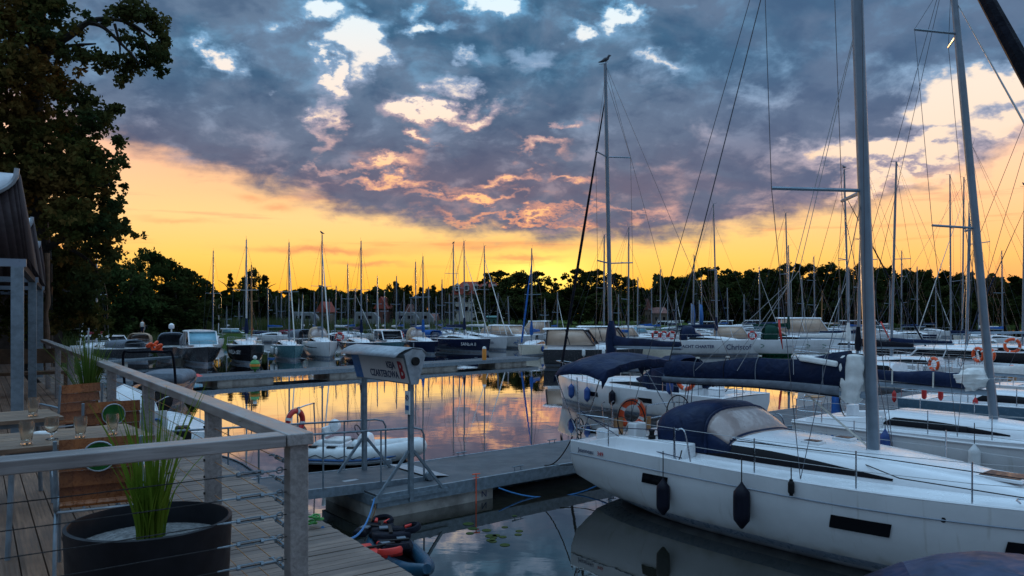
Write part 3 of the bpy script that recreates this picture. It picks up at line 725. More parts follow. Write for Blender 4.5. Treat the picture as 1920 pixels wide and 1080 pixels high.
def ground():
    mb = MB(); xs = []; ys = []
    xs = [-700, -400, -250, -160]+[-110+i*4 for i in range(64)]+[160, 200, 250, 330, 450, 700]
    ys = [-60, -20]+[i*4 for i in range(66)]+[280, 330, 420, 600, 1000, 1600]
    idx = [[mb.P((x, y, land_h(x, y))) for y in ys] for x in xs]
    for i in range(len(xs)-1):
        for j in range(len(ys)-1): mb.face((idx[i][j], idx[i+1][j], idx[i+1][j+1], idx[i][j+1]))
    tag(mb.build('ground', 'lawn', ang=60), 'grassy shore and banks round the harbour', kind='structure')
    w = MB(); w.poly([(-700, -60, 0), (700, -60, 0), (700, 1600, 0), (-700, 1600, 0)])
    tag(w.build('water', 'water', smooth=False), 'calm harbour water reflecting the sunset', kind='structure')
ground()
# trees ---------------------------------------------------------------
def crown_mesh(seed, H, W, n, leaf, lobes, mname, gap=.35, base=.22, shape=0):
    """leaf clumps through several lobes; unit coordinates in metres, trunk base at origin"""
    rnd = random.Random(seed); mb = MB(); L_ = []
    lobes *= 3
    for i in range(lobes):
        a = rnd.uniform(0, 6.28); f = rnd.random(); z = H*(base+(.97-base)*f)
        prof = (math.cos(max(0, f-.35)/.65*math.pi*.46)**.55) if shape == 0 else (1-f*.85)
        rr = W*.5*prof*rnd.uniform(.15, 1.)
        s = W*.5*rnd.uniform(.09, .32)*(1-.3*f)*(1 if i % 4 else .6); rr *= 1 if i % 4 else 1.18
        L_.append((Vector((math.cos(a)*rr, math.sin(a)*rr, z)), s))
    for (c, s) in L_:
        for _ in range(n//lobes):
            d = Vector((rnd.gauss(0, 1), rnd.gauss(0, 1), rnd.gauss(0, .75))).normalized()*s*(rnd.random()**.45)
            p = c+d
            if p.z < H*base*.55: continue
            leafquad(mb, p, leaf*rnd.uniform(.6, 1.4), rnd)
    return mb.mesh('crown', mname, smooth=False)
def leafquad(mb, p, s, rnd):
    u = Vector((rnd.gauss(0, 1), rnd.gauss(0, 1), rnd.gauss(0, .8))).normalized(); v = u.orthogonal().normalized(); v = (v+u.cross(v)*rnd.uniform(-1, 1)).normalized()
    i = len(mb.v); a, b = u*s, v*s*.62
    mb.v += [tuple(p-a), tuple(p-b*.9+a*.15), tuple(p+a), tuple(p+b+a*.1)]; mb.f.append((i, i+1, i+2, i+3)); mb.mi.append(0)
def trunk_mesh(seed, H, r, limbs=6):
    rnd = random.Random(seed); mb = MB(); mb.tube([(0, 0, -.5), (.02*H, 0, H*.3), (-.01*H, .01*H, H*.6), (.01*H, 0, H*.88)], [r*1.25, r, r*.6, r*.15], 8)
    for k in range(limbs):
        z = H*rnd.uniform(.25, .7); a = rnd.uniform(0, 6.28); l = H*rnd.uniform(.15, .28)
        mb.tube([(0, 0, z), (math.cos(a)*l*.5, math.sin(a)*l*.5, z+l*.5), (math.cos(a)*l, math.sin(a)*l, z+l*.75)], [r*.5, r*.3, r*.1], 5)
    return mb.mesh('trunk', 'bark')
CR = {}
def proto(kind):
    if kind not in CR:
        spec = {'a': (11, 10, 9, 7600, .22, 34, 'leaf_dark'), 'b': (12, 10, 8, 7200, .22, 30, 'leaf_dark'), 'c': (13, 10, 9.5, 8000, .22, 36, 'leaf_mid'), 'd': (14, 10, 7, 4400, .2, 30, 'leaf_brown'),
                'e': (15, 10, 4.2, 3200, .2, 26, 'leaf_dark'), 'f': (17, 10, 8.5, 5200, .22, 34, 'leaf_dark')}[kind]
        CR[kind] = (crown_mesh(*spec, base=.3 if kind == 'f' else .12, shape=1 if kind == 'e' else 0), trunk_mesh(spec[0], 10, .28))
    return CR[kind]
def tree(label, px, ty, Y, W, kind='a', group='trees on the far shore', rz=None):
    X = (px-960)/F*Y; g = max(.2, land_h(X, Y)); H = 4+(HZ-ty)/F*Y-g
    r = empty('tree', (X, Y, g), random.uniform(0, 6.28) if rz is None else rz, label, 'tree', group)
    c, t = proto(kind); k = H/10; w = (W/F*Y)/{'a': 9, 'b': 8, 'c': 9.5, 'd': 7, 'e': 4.2, 'f': 8.5}[kind]
    q = random.uniform(.85, 1.15)
    for n, me in (('crown', c), ('trunk', t)):
        o = addm(n, me, r); o.scale = (w*q, w/q, k*1.02)
    return r
T = tree
lt = [  # left wood behind the moored motorboats
 ('dark round tree next to the tall oak edge', 205, 492, 96, 95, 'a'), ('tall bushy tree, highest of the left wood', 278, 468, 100, 105, 'c'), ('broad dark tree right of the highest one in the left wood', 320, 488, 104, 90, 'a'),
 ('thin-topped tree with sky showing through near the left masts', 355, 506, 108, 70, 'f'), ('small loose tree at the right end of the left wood', 384, 524, 110, 50, 'f'), ('low green tree in front of the left wood', 245, 500, 90, 110, 'c'),
 ('lower dark tree filling the gap under the left wood', 330, 530, 94, 120, 'b'), ('shaded tree between the oak and the red masts', 170, 505, 88, 110, 'a'), ('wide shaded tree at the far left behind the awnings', 120, 500, 84, 130, 'b'),
 ('narrow spruce just right of the first thin mast', 432, 515, 125, 28, 'e'), ('tree crossed by the black yacht mast', 470, 508, 125, 50, 'a'), ('pointed tree right of the wooden mast', 496, 518, 128, 34, 'e'),
 ('squat tree below the narrow spruce', 415, 545, 122, 70, 'b'), ('squat tree right of the wooden mast base', 500, 545, 124, 70, 'a'), ('low tree behind the grey-blue yacht', 545, 544, 150, 60, 'b'),
 ('low round tree left of the cream gabled house', 575, 542, 165, 60, 'a'), ('low tree right of the cream gabled house', 630, 544, 170, 60, 'c'), ('low tree left of the brick-roofed house', 668, 545, 175, 60, 'b'),
 ('low tree with flat top behind the dark blue yacht', 700, 546, 190, 60, 'a'), ('poplar-like tree right of the brick-roofed house', 742, 530, 170, 36, 'a'), ('tree with ragged top behind the white motor cruiser', 765, 535, 172, 36, 'b'), ('narrow tree between the pink roofs', 789, 540, 160, 26, 'e'),
 ('tree left of the hotel behind two masts', 812, 537, 175, 34, 'a'), ('dark tree touching the left edge of the hotel', 834, 541, 170, 36, 'b')]
ct = [('large tree covering the right end of the hotel', 935, 509, 180, 70, 'f'), ('tree right of the hotel crossed by the lone mast', 968, 512, 176, 62, 'a'), ('tree in front of the setting sun', 1003, 511, 172, 60, 'f'), ('shorter tree right of the setting sun', 1034, 529, 170, 52, 'f'),
 ('low tree under the sun glow', 985, 540, 160, 70, 'b'), ('low bush-like tree left of the blue furled sail', 925, 552, 165, 60, 'a'), ('tall loose tree right of the dark forestay', 1086, 505, 172, 62, 'f'), ('tall tree with glowing gaps left of the big mast', 1118, 507, 176, 66, 'f'),
 ('tree directly behind the tall bare mast', 1150, 515, 178, 54, 'f'), ('tree with thin crown right of the tall bare mast', 1176, 520, 182, 44, 'f'), ('low tree behind the orange-topped cabin boat', 1070, 540, 162, 66, 'b'), ('low tree right of the glowing trees', 1140, 545, 165, 80, 'a'), ('lowest tree in the dip of the skyline', 1205, 541, 185, 44, 'a')]
rt = [('first tree right of the skyline dip', 1236, 533, 200, 46, 'a'), ('tree left of the thin lone mast', 1262, 519, 205, 56, 'b'), ('tree behind the thin lone mast', 1296, 513, 206, 60, 'a'), ('rounded tree behind the charter yacht mast', 1334, 502, 208, 64, 'b'),
 ('tree right of the charter yacht mast', 1370, 507, 210, 58, 'f'), ('tree with a flat top right of centre', 1402, 509, 212, 60, 'a'), ('tree left of the green-striped yacht mast', 1432, 506, 214, 56, 'f'), ('highest tree right of the green-striped yacht mast', 1468, 498, 216, 66, 'a'),
 ('broad tree with two bumps behind the pink flag', 1506, 496, 218, 68, 'b'), ('tree behind the gull-topped mast', 1546, 499, 220, 66, 'a'), ('tree between the gull-topped mast and the big mast', 1585, 505, 222, 62, 'b'), ('tree partly hidden by the big near mast', 1628, 499, 224, 66, 'a'),
 ('tree just right of the big near mast', 1664, 500, 226, 60, 'b'), ('tree over the far cluster of white motorboats', 1700, 508, 226, 58, 'a'), ('tree left of the twin bare masts', 1738, 507, 226, 60, 'b'), ('tree behind the twin bare masts', 1776, 511, 228, 60, 'a'),
 ('tree right of the twin bare masts', 1812, 512, 228, 58, 'b'), ('loose tree right of the leaning mast', 1856, 517, 215, 42, 'd'), ('small low tree in the right-hand gap', 1880, 548, 228, 40, 'b'), ('tree at the right edge of the picture', 1908, 520, 225, 52, 'a'), ('tree beyond the right edge tree', 1950, 510, 225, 70, 'b')]
for (lb, px, ty, Y, w, k) in lt: T(lb, px, ty, Y, w*1.3, k, 'trees behind the left jetty')
for (lb, px, ty, Y, w, k) in ct: T(lb, px, ty, Y, w*1.55, k, 'trees behind the middle jetty')
for (lb, px, ty, Y, w, k) in rt: T(lb, px, ty, Y, w*1.6, k, 'trees on the right-hand shore')
for i, px in enumerate(range(1240, 1940, 46)):
    T('low shaded tree at the water line, %s from the big near mast' % ('number %d leftwards' % ((1620-px)//46+1) if px < 1620 else 'number %d rightwards' % ((px-1620)//46+1)), px, 548+(i*7) % 11, 208+(i % 3)*3, 74, 'ab'[i % 2], 'low trees along the right-hand shore')
# a wood further back that reads as one mass
mb = MB(); rnd = random.Random(5)
for i in range(44000):
    px = rnd.uniform(380, 1960); Y = rnd.uniform(235, 300); X = (px-960)/F*Y
    topy = (548 if px < 1225 else 524)+5*math.sin(px*.05)+4*math.sin(px*.13+1)+3*math.sin(px*.31); H = 4+(HZ-topy)/F*Y
    leafquad(mb, Vector((X, Y, 1+(H-1)*rnd.random()**.6)), rnd.uniform(.5, 1.1), rnd)
tag(mb.build('woodland', 'leaf_dark', smooth=False), 'low dark wood along the far skyline', kind='stuff')
# reeds
mb = MB(); rnd = random.Random(9)
def reeds(mb, n, px0, px1, Y0, Y1, h0, h1):
    for i in range(n):
        Y = rnd.uniform(Y0, Y1); px = rnd.uniform(px0, px1); X = (px-960)/F*Y; g = max(-.1, land_h(X, Y)); hh = rnd.uniform(h0, h1); w = .04
        a = rnd.uniform(0, 3.14); dx, dy = math.cos(a)*w, math.sin(a)*w; bx, by = rnd.gauss(0, .14), rnd.gauss(0, .14)
        j = len(mb.v); mb.v += [(X-dx, Y-dy, g), (X+dx, Y+dy, g), (X+dx*.7+bx*.4, Y+dy*.7+by*.4, g+hh*.6), (X-dx*.7+bx*.4, Y-dy*.7+by*.4, g+hh*.6), (X+bx*1.6, Y+by*1.6, g+hh)]
        mb.f += [(j, j+1, j+2, j+3), (j+3, j+2, j+4)]; mb.mi += [0, 0]
reeds(mb, 5200, 95, 380, 80, 92, 1.2, 2.2); reeds(mb, 4200, 370, 760, 112, 122, 1.2, 2.2); reeds(mb, 2600, 740, 1170, 120, 134, .8, 1.6)
reeds(mb, 2600, 1700, 1830, 225, 238, 2., 3.4); reeds(mb, 1500, 95, 150, 36, 60, .5, 1.)
tag(mb.build('reeds', 'reed', smooth=False), 'green reeds and rushes along the shore', kind='stuff')
# big oak at the left ----------------------------------------------------
def oak():
    rnd = random.Random(21); base = atY(72, 588, 25); g = 1.5
    root = empty('oak_tree', (base.x, base.y, g), 0, 'huge dark oak at the left edge with a long bare bough reaching over the sky', 'tree')
    def loc(px, py, Y=25): return atY(px, py, Y)-Vector((base.x, base.y, g))
    mb = MB(); mb.tube([loc(72, 700), loc(75, 500), loc(60, 300), loc(70, 60), loc(85, -80)], [.42, .36, .30, .22, .1], 10)
    bough = smooth_path([loc(60, 190), loc(85, 100), loc(130, 68), loc(175, 38), loc(235, 40), loc(285, 70)], 5)
    mb.tube(bough, [.17-.14*i/(len(bough)-1) for i in range(len(bough))], 7)
    for pts, r0 in (([(165, 42), (195, 52), (240, 95), (262, 120)], .09), ([(60, 110), (120, 88), (180, 82)], .10), ([(60, 330), (130, 260), (190, 240)], .16), ([(65, 430), (140, 360), (205, 345)], .16),
                    ([(68, 480), (150, 430), (225, 420)], .12), ([(120, 460), (178, 500), (182, 560)], .07), ([(235, 42), (262, 60), (278, 95)], .06), ([(62, 250), (10, 180)], .2), ([(62, 380), (0, 320)], .2), ([(215, 45), (225, 90), (222, 130)], .05)):
        pp = smooth_path([loc(*p) for p in pts], 4); mb.tube(pp, [r0*(1-.75*i/(len(pp)-1)) for i in range(len(pp))], 6)
    mb.build('trunk', 'bark', root)
    inner = MB(); outer = MB()
    def blob(px, py, rpx, n, Y=25, sz=.11, sq=.85, mbx=None):
        c = loc(px, py, Y); s = rpx/F*Y; m = mbx or outer
        k = max(5, int(rpx*rpx/22)); cs = [(c+Vector((rnd.gauss(0, .52), rnd.gauss(0, .6), rnd.gauss(0, .48*sq)))*s, rnd.uniform(.10, .24)) for _ in range(k)]
        for _ in range(n):
            cc, q = rnd.choice(cs); d = Vector((rnd.gauss(0, 1), rnd.gauss(0, 1), rnd.gauss(0, .8))).normalized()*q*rnd.random()**.5
            leafquad(m, cc+d, sz*rnd.uniform(.6, 1.35), rnd)
    # massed crown
    for (px, py, r, n) in ((20, 40, 60, 3000), (70, 10, 34, 1300), (40, 130, 65, 3200), (30, 240, 70, 3600), (110, 240, 50, 2300), (60, 330, 70, 3600), (130, 320, 55, 2600), (50, 430, 70, 3200), (130, 410, 60, 2800),
                            (60, 520, 60, 2600), (130, 500, 55, 2200), (105, 165, 34, 1100), (150, 270, 36, 900), (40, 590, 50, 1600), (120, 575, 45, 1500), (175, 600, 30, 500), (10, 330, 60, 2500), (-40, 150, 70, 2600), (-40, 350, 80, 3000)):
        blob(px, py, r, int(n*1.0), 25+rnd.uniform(-1.5, 2), mbx=inner, sz=.088)
    for (px, py, r, n) in ((180, 230, 26, 620), (205, 210, 14, 200), (215, 205, 12, 160), (190, 300, 26, 600), (205, 340, 22, 480), (195, 385, 26, 620), (205, 425, 24, 520), (228, 428, 14, 220), (185, 460, 24, 500), (200, 480, 14, 220),
                            (215, 385, 12, 150), (160, 190, 26, 520), (150, 350, 34, 900), (160, 430, 34, 900), (168, 520, 26, 560), (155, 560, 28, 560), (215, 480, 8, 60), (220, 300, 12, 150), (222, 265, 10, 110),
                            (112, 22, 16, 220), (140, 48, 9, 70), (165, 30, 8, 60), (150, 60, 9, 80), (200, 38, 10, 90), (235, 25, 20, 420), (265, 22, 18, 380), (290, 48, 18, 380), (303, 75, 14, 260), (298, 105, 16, 300), (275, 120, 18, 320), (300, 130, 8, 90), (245, 120, 18, 300), (228, 140, 12, 160),
                            (210, 112, 16, 200), (180, 104, 14, 150), (150, 100, 16, 200), (250, 72, 20, 240), (275, 85, 15, 180), (190, 125, 9, 70), (222, 155, 7, 50), (85, 66, 22, 360), (120, 100, 18, 260), (305, 90, 9, 100)):
        blob(px, py, r*1.12, int(n*1.25), 25+rnd.uniform(-.8, .8), sz=.078)
    inner.build('crown', 'leaf_oak', root, smooth=False); outer.build('outer_foliage', 'leaf_oak_dark', root, smooth=False)
oak()
# lily pads
mb = MB(); rnd = random.Random(31)
for i in range(15):
    p = at(rnd.gauss(915, 32), rnd.gauss(1003, 14), .006); q = rnd.uniform(.05, .11); a0 = rnd.uniform(0, 6.28)
    mb.poly([tuple(p+Vector((math.cos(a0+k*.52)*q, math.sin(a0+k*.52)*q, 0))) for k in range(12)])
tag(mb.build('lily_pads', 'reed', smooth=False), 'scattered pale lily pads floating off the walkway', kind='stuff')
# buildings --------------------------------------------------------------
def hotel():
    Y = 195; x0, x1 = (843-960)/F*Y, (950-960)/F*Y; zt = 4+61/F*Y; ze = 4+36/F*Y; w = x1-x0
    r = empty('hotel', (x0, Y, 1), 0, 'white hotel with red mansard roof and a row of dormers behind the trees', 'building')
    zb = ze-1; MB().box((w/2, 8, zb/2), (w-1.5, 14, zb)).build('wall', 'wall_white', r)
    mb = MB(); H = zt-1
    rg = lambda d, e, z: [(-d+.2, 1-e, z), (w+d-.2, 1-e, z), (w+d-.2, 15+e, z), (-d+.2, 15+e, z)]
    mb.loft([rg(.6, .6, zb), rg(-2.6, -2.0, H-.3), rg(-3., -2.4, H)]); mb.build('roof', 'roof_red', r)
    for k in range(6):
        x = 1.9+k*2.35; zz = zb+1.0
        d = MB().box((x, 1.3, zz+.55), (1.25, 2.2, 1.3)).build('dormer', 'wall_white', r)
        MB().loft([[(x-.75, .1, zz+1.2), (x, .1, zz+1.95), (x+.75, .1, zz+1.2)], [(x-.75, 2.6, zz+1.2), (x, 2.6, zz+1.95), (x+.75, 2.6, zz+1.2)]]).build('dormer_roof', 'wall_white', d)
        MB().box((x, .19, zz+.65), (.7, .06, .85)).build('window', 'glass_dark', d)
        for fl in range(2):
            wd = MB().box((x, .94, zb-1.3-fl*2.4), (.9, .06, 1.2)).build('window', 'glass_dark', r); MB().box((x, .92, zb-1.98-fl*2.4), (1.1, .12, .1)).build('sill', 'wall_white', wd)
hotel()
def house(label, px, ty, Y, wpx, ridge, wallm, roofm, along=True, doors=True):
    X = (px-960)/F*Y; g = max(.2, land_h(X, Y)); W = wpx/F*Y; H = 4+(HZ-ty)/F*Y-g
    r = empty('house', (X, Y, g), 0, label, 'house', 'houses among the far trees'); e = H-ridge
    MB().box((0, 4, e/2), (W, 8, e)).build('wall', wallm, r)
    if along: rings = [[(-W/2-.3, -.4, e), (-W/2-.3, 4, H), (-W/2-.3, 8.4, e)], [(W/2+.3, -.4, e), (W/2+.3, 4, H), (W/2+.3, 8.4, e)]]
    else: rings = [[(-W/2-.3, -.3, e), (0, -.3, H), (W/2+.3, -.3, e)], [(-W/2-.3, 8.3, e), (0, 8.3, H), (W/2+.3, 8.3, e)]]
    MB().loft(rings).build('roof', roofm, r)
    for k in (-.28, .28): MB().box((k*W, -.03, e*.5), (W*.16, .08, e*.32)).build('window', 'glass_dark', r)
house('cream house with a red gable behind the white yacht mast', 603, 565, 155, 18, 2.2, 'wall_cream', 'roof_red', False)
house('brick house with steep red roof behind the dark blue yacht', 714, 556, 165, 22, 2.6, 'roof_pink', 'roof_red', False)
house('tall pink-roofed house left of the long low roof', 765, 570, 160, 18, 3., 'roof_pink', 'roof_pink', False)
house('long low house with pink tiled roof above the white campers', 782, 588, 150, 66, 1.4, 'wall_cream', 'roof_pink', True)
house('small house with pink gable behind the green-hulled far boat', 1215, 560, 180, 12, 2.6, 'wall_cream', 'roof_pink', False)
house('low brown-roofed house right of the small pink gable', 1238, 576, 178, 26, 1.4, 'wall_cream', 'roof_pink', True)
house('low green shed in front of the hotel trees', 922, 592, 150, 16, .3, 'shed_green', 'shed_green', True)
def camper(label, px, y, Y, w=4.3):
    X = (px-960)/F*Y; g = max(.3, land_h(X, Y)); r = empty('camper', (X, Y, g), 0, label, 'camper van', 'campers and trailers on the far bank')
    MB().loft([[(-w/2, -1.1, .5), (w/2, -1.1, .5), (w/2-.1, -1.1, 1.6), (w/2-.9, -1.1, 2.6), (-w/2, -1.1, 2.7)], [(-w/2, 1.1, .5), (w/2, 1.1, .5), (w/2-.1, 1.1, 1.6), (w/2-.9, 1.1, 2.6), (-w/2, 1.1, 2.7)]]).build('body', 'camper_grey', r, bevel=.06)
    for x in (-w*.25, w*.12): MB().box((x, -1.12, 1.75), (.9, .05, .55)).build('window', 'glass_dark', r)
    for x in (-w*.3, w*.32): MB().lathe([(.3, -.1), (.34, 0), (.3, .1)], (x, -1.0, .34), 12, 'y').build('wheel', 'rubber_black', r)
for lb, px, Y in (('white camper van under the long pink roof, left one', 765, 140), ('white camper van under the long pink roof, right one', 792, 142), ('white camper behind the dark blue yacht stern', 690, 138), ('camper behind the white yacht with black window stripe', 575, 136)): camper(lb, px, 0, Y)
# pontoons ---------------------------------------------------------------
def pontoon(label, a, b, w, z=.5, floats=(), group=None, thick=.24):
    """steel walkway from a to b on concrete floats"""
    a, b = Vector(a), Vector(b); t = (b-a).normalized(); ln = (b-a).length; ang = math.atan2(t.y, t.x)
    r = empty('pontoon', (a.x, a.y, 0), ang, label, 'pontoon', group)
    MB().box((ln/2, 0, z-.012), (ln-.04, w-.12, .024)).build('walkway', 'steel_deck', r, smooth=False)
    mb = MB()
    for s in (-1, 1): mb.box((ln/2, s*(w/2-.03), z-thick/2), (ln, .06, thick+.016))
    for x in (0.03, ln-.03): mb.box((x, 0, z-thick/2-.02), (.06, w-.13, thick-.04))
    mb.build('steel_frame', 'galv', r, smooth=False)
    for (x0, x1) in floats:
        MB().box(((x0+x1)/2, 0, (z-thick-.55)/2+.0), (x1-x0, w-.22, z-thick+.55-.004)).build('float', 'concrete', r, bevel=.025)
    k = int(ln/3)
    for i in range(1, min(k, 14)):
        for s in (-1, 1):
            x = i*3.0+.6; mb = MB(); yy = s*(w/2-.12)
            mb.tube([(x-.09, yy, z), (x-.09, yy, z+.10)], .012, 6).tube([(x+.09, yy, z), (x+.09, yy, z+.10)], .012, 6).tube([(x-.16, yy, z+.10), (x+.16, yy, z+.10)], .014, 6); mb.build('cleat', 'galv', r)
    return r
Q = LA(7.3, -14.29)
fl = [(.02, 2.9)]+[(10.+k*9.0, 13.4+k*9.0) for k in range(6)]
near_p = pontoon('long grey walkway on concrete floats with the portal sign at its near end', Q, LA(60, -14.29), 2.42, .5, fl)
m0 = at(300, 712, .5); m1 = Vector((2.2, 61.5, 0)); md = (m1-m0).normalized(); m0 = m0-md*9; m0.z = 0; mn = Vector((-md.y, md.x, 0))
mfl = [(5+k*7.2, 8.4+k*7.2) for k in range(6)]
pontoon('grey walkway crossing the middle of the harbour with golden water under it', m0+mn*1.2, m1+mn*1.2, 2.2, .5, mfl)
pontoon('narrow jetty at the far left behind the black inflatable', at(140, 680, .5), at(330, 668, .5), 1.2, .5, [(2, 4), (9, 11)], thick=.14)
pontoon('far walkway in front of the right-hand shore boats', Vector((12, 108, 0)), Vector((56, 92, 0)), 1.8, .45, [(2+k*9, 6+k*9) for k in range(5)], thick=.2)
# ------------------------------------------------------------------ portal sign on the pontoon
def portal():
    # local frame: x along b (towards the viewer side), y = up-pontoon side (-p faces the entrance)
    o = LA(8.05, -14.2); ang = math.atan2(bv.y, bv.x)
    r = empty('portal_sign', (o.x, o.y, 0), ang, 'steel portal sign reading KEJA CZARTEROWA B over the walkway entrance', 'sign')
    # y local = b rotated +90 = +p direction
    xs = 1.12; xf = -.79; zb = 2.60
    for x in (xf, xs):
        MB().box((x, 0, (zb+.25+.28)/2), (.09, .09, zb+.25-.28)).build('post', 'galv', r)
        for s in (-1, 1): MB().beam((x, s*.06, 1.28), (x, s*.78, .42), .05, .05).build('brace', 'galv', r)
        MB().box((x, 0, .40), (.07, 1.75, .07)).build('foot_bar', 'galv', r)
    prof = [(-.06, zb), (.10, zb), (.27, zb+.58), (.18, zb+.68), (-.02, zb+.70), (-.22, zb+.60)]
    X0, X1 = -1.02, 1.24
    MB().loft([[(X0, y, z) for y, z in prof], [(X1, y, z) for y, z in prof]]).build('sign_box', 'galv_light', r, smooth=False)
    rp = [(-.42, zb+.53), (-.34, zb+.61), (-.20, zb+.675), (-.02, zb+.715), (.2, zb+.69), (.31, zb+.60)]
    MB().loft([[(x, y, z+.012) for y, z in rp] for x in (X0-.09, X1-.02)], closed=False).build('roof_sheet', 'galv_light', r, solid=.014)
    a, b = Vector((0, -.065, zb+.03)), Vector((0, -.205, zb+.53)); up = (b-a).normalized(); nrm = Vector((1, 0, 0)).cross(up)
    fp = lambda x, t, off=.012: Vector((x, 0, 0))+a.lerp(b, t)+nrm*off
    MB().poly4(fp(X0+.36, 0), fp(X1-.05, 0), fp(X1-.05, 1), fp(X0+.36, 1)).build('panel', 'sign_face', r)
    MB().poly4(fp(X0+.02, 0), fp(X0+.36, 0), fp(X0+.36, 1), fp(X0+.02, 1)).build('blue_panel', 'paint_blue', r)
    text_part('KEJA', .19, 'lettering', 'ink_dark', r, fp(.62, .66, .016), (1, 0, 0), up, bold=.0035, font_scale=.85)
    text_part('CZARTEROWA', .21, 'lettering', 'ink_dark', r, fp(.27, .27, .016), (1, 0, 0), up, bold=.0035, font_scale=.80)
    text_part('B', .50, 'lettering', 'ink_red', r, fp(1.00, .46, .016), (1, 0, 0), up, bold=.014, font_scale=.72)
    MB().lathe([(.085, 0), (.085, .05), (.05, .05)], (X1, .02, zb+.46), 18, 'x').build('lamp_port', 'rubber_black', r)
    MB().lathe([(.012, -.02), (.012, .12)], (X1-.1, .05, zb+.70), 6).build('bolt', 'galv', r)
    p = MB().box((xs+.0, -.075, zb-.36), (.17, .02, .46)).build('notice_plate', 'paint_white', r)
    MB().torus((xs, -.09, zb-.26), .05, .008, (0, 1, 0), 16, 4).build('round_symbol', 'ink_dark', p)
    MB().beam((xs-.035, -.093, zb-.295), (xs+.035, -.093, zb-.225), .012, .004, (0, 1, 0)).build('symbol_bar', 'ink_dark', p)
    MB().box((xs, -.088, zb-.46), (.13, .006, .09)).build('blue_strip', 'paint_blue', p)
portal()
def gangway():
    A, B_ = LA(3.0, -14.45, .78), LA(8.75, -14.45, .57); t = (B_-A); ln = t.length; ang = math.atan2(t.y, t.x)
    r = empty('gangway', (A.x, A.y, 0), ang, 'sloping steel gangway with tube handrails leading onto the walkway', 'gangway')
    zz = lambda x: .78+(.57-.78)*x/ln; w = .78
    MB().loft([[(0, -w+.05, zz(0)-.02), (0, w-.05, zz(0)-.02), (0, w-.05, zz(0)), (0, -w+.05, zz(0))], [(ln, -w+.05, zz(ln)-.02), (ln, w-.05, zz(ln)-.02), (ln, w-.05, zz(ln)), (ln, -w+.05, zz(ln))]]).build('deck_plate', 'steel_deck', r)
    mb = MB()
    for s in (-1, 1): mb.beam((0, s*w, zz(0)-.08), (ln, s*w, zz(ln)-.08), .06, .18)
    mb.build('side_beam', 'galv', r)
    MB().loft([[(ln+.01, -w, zz(ln)+.02), (ln+.01, w, zz(ln)+.02), (ln+.01, w, zz(ln)+.03), (ln+.01, -w, zz(ln)+.03)], [(ln+.62, -w, .51), (ln+.62, w, .51), (ln+.62, w, .517), (ln+.62, -w, .517)]]).build('ramp_flap', 'galv_light', r)
    for s in (-1, 1):
        MB().lathe([(.03, -.05), (.09, -.05), (.10, -.03), (.10, .03), (.09, .05), (.03, .05)], (ln+.06, s*(w+.09), .60), 16, 'y').build('roller', 'galv', r)
        hs = 1.05; mb = MB(); P = lambda x, h: Vector((x, s*(w+.02), zz(x)+h))
        mb.tube([P(0, hs), P(ln-.28, hs), P(ln-.10, hs-.04), P(ln-.03, hs-.16), P(ln-.03, -.08)], .021, 8)
        mb.tube([P(0, .52), P(ln-.03, .52)], .015, 6) if False else None
        for k in range(4): mb.tube([P(ln-1.05-k*1.25, hs), P(ln-1.05-k*1.25, -.12)], .018, 7)
        mb.build('handrail', 'galv', r)
    MB().box((ln-1.5, -.35, zz(ln-1.5)+.004), (.32, .14, .004)).build('floor_plate', 'galv_light', r)
    q = LA(2.6, -14.6); MB().box((0, 0, 0), (2.6, 2.4, 1.7)).build('x', 'concrete').location = (0, 0, 0)
    o = bpy.data.objects['x']; o.name = 'quay'; o.location = (q.x-.9, q.y-.2, -.1); o.rotation_euler = (0, 0, ang); tag(o, 'concrete quay block carrying the landward end of the gangway', kind='structure')
gangway()
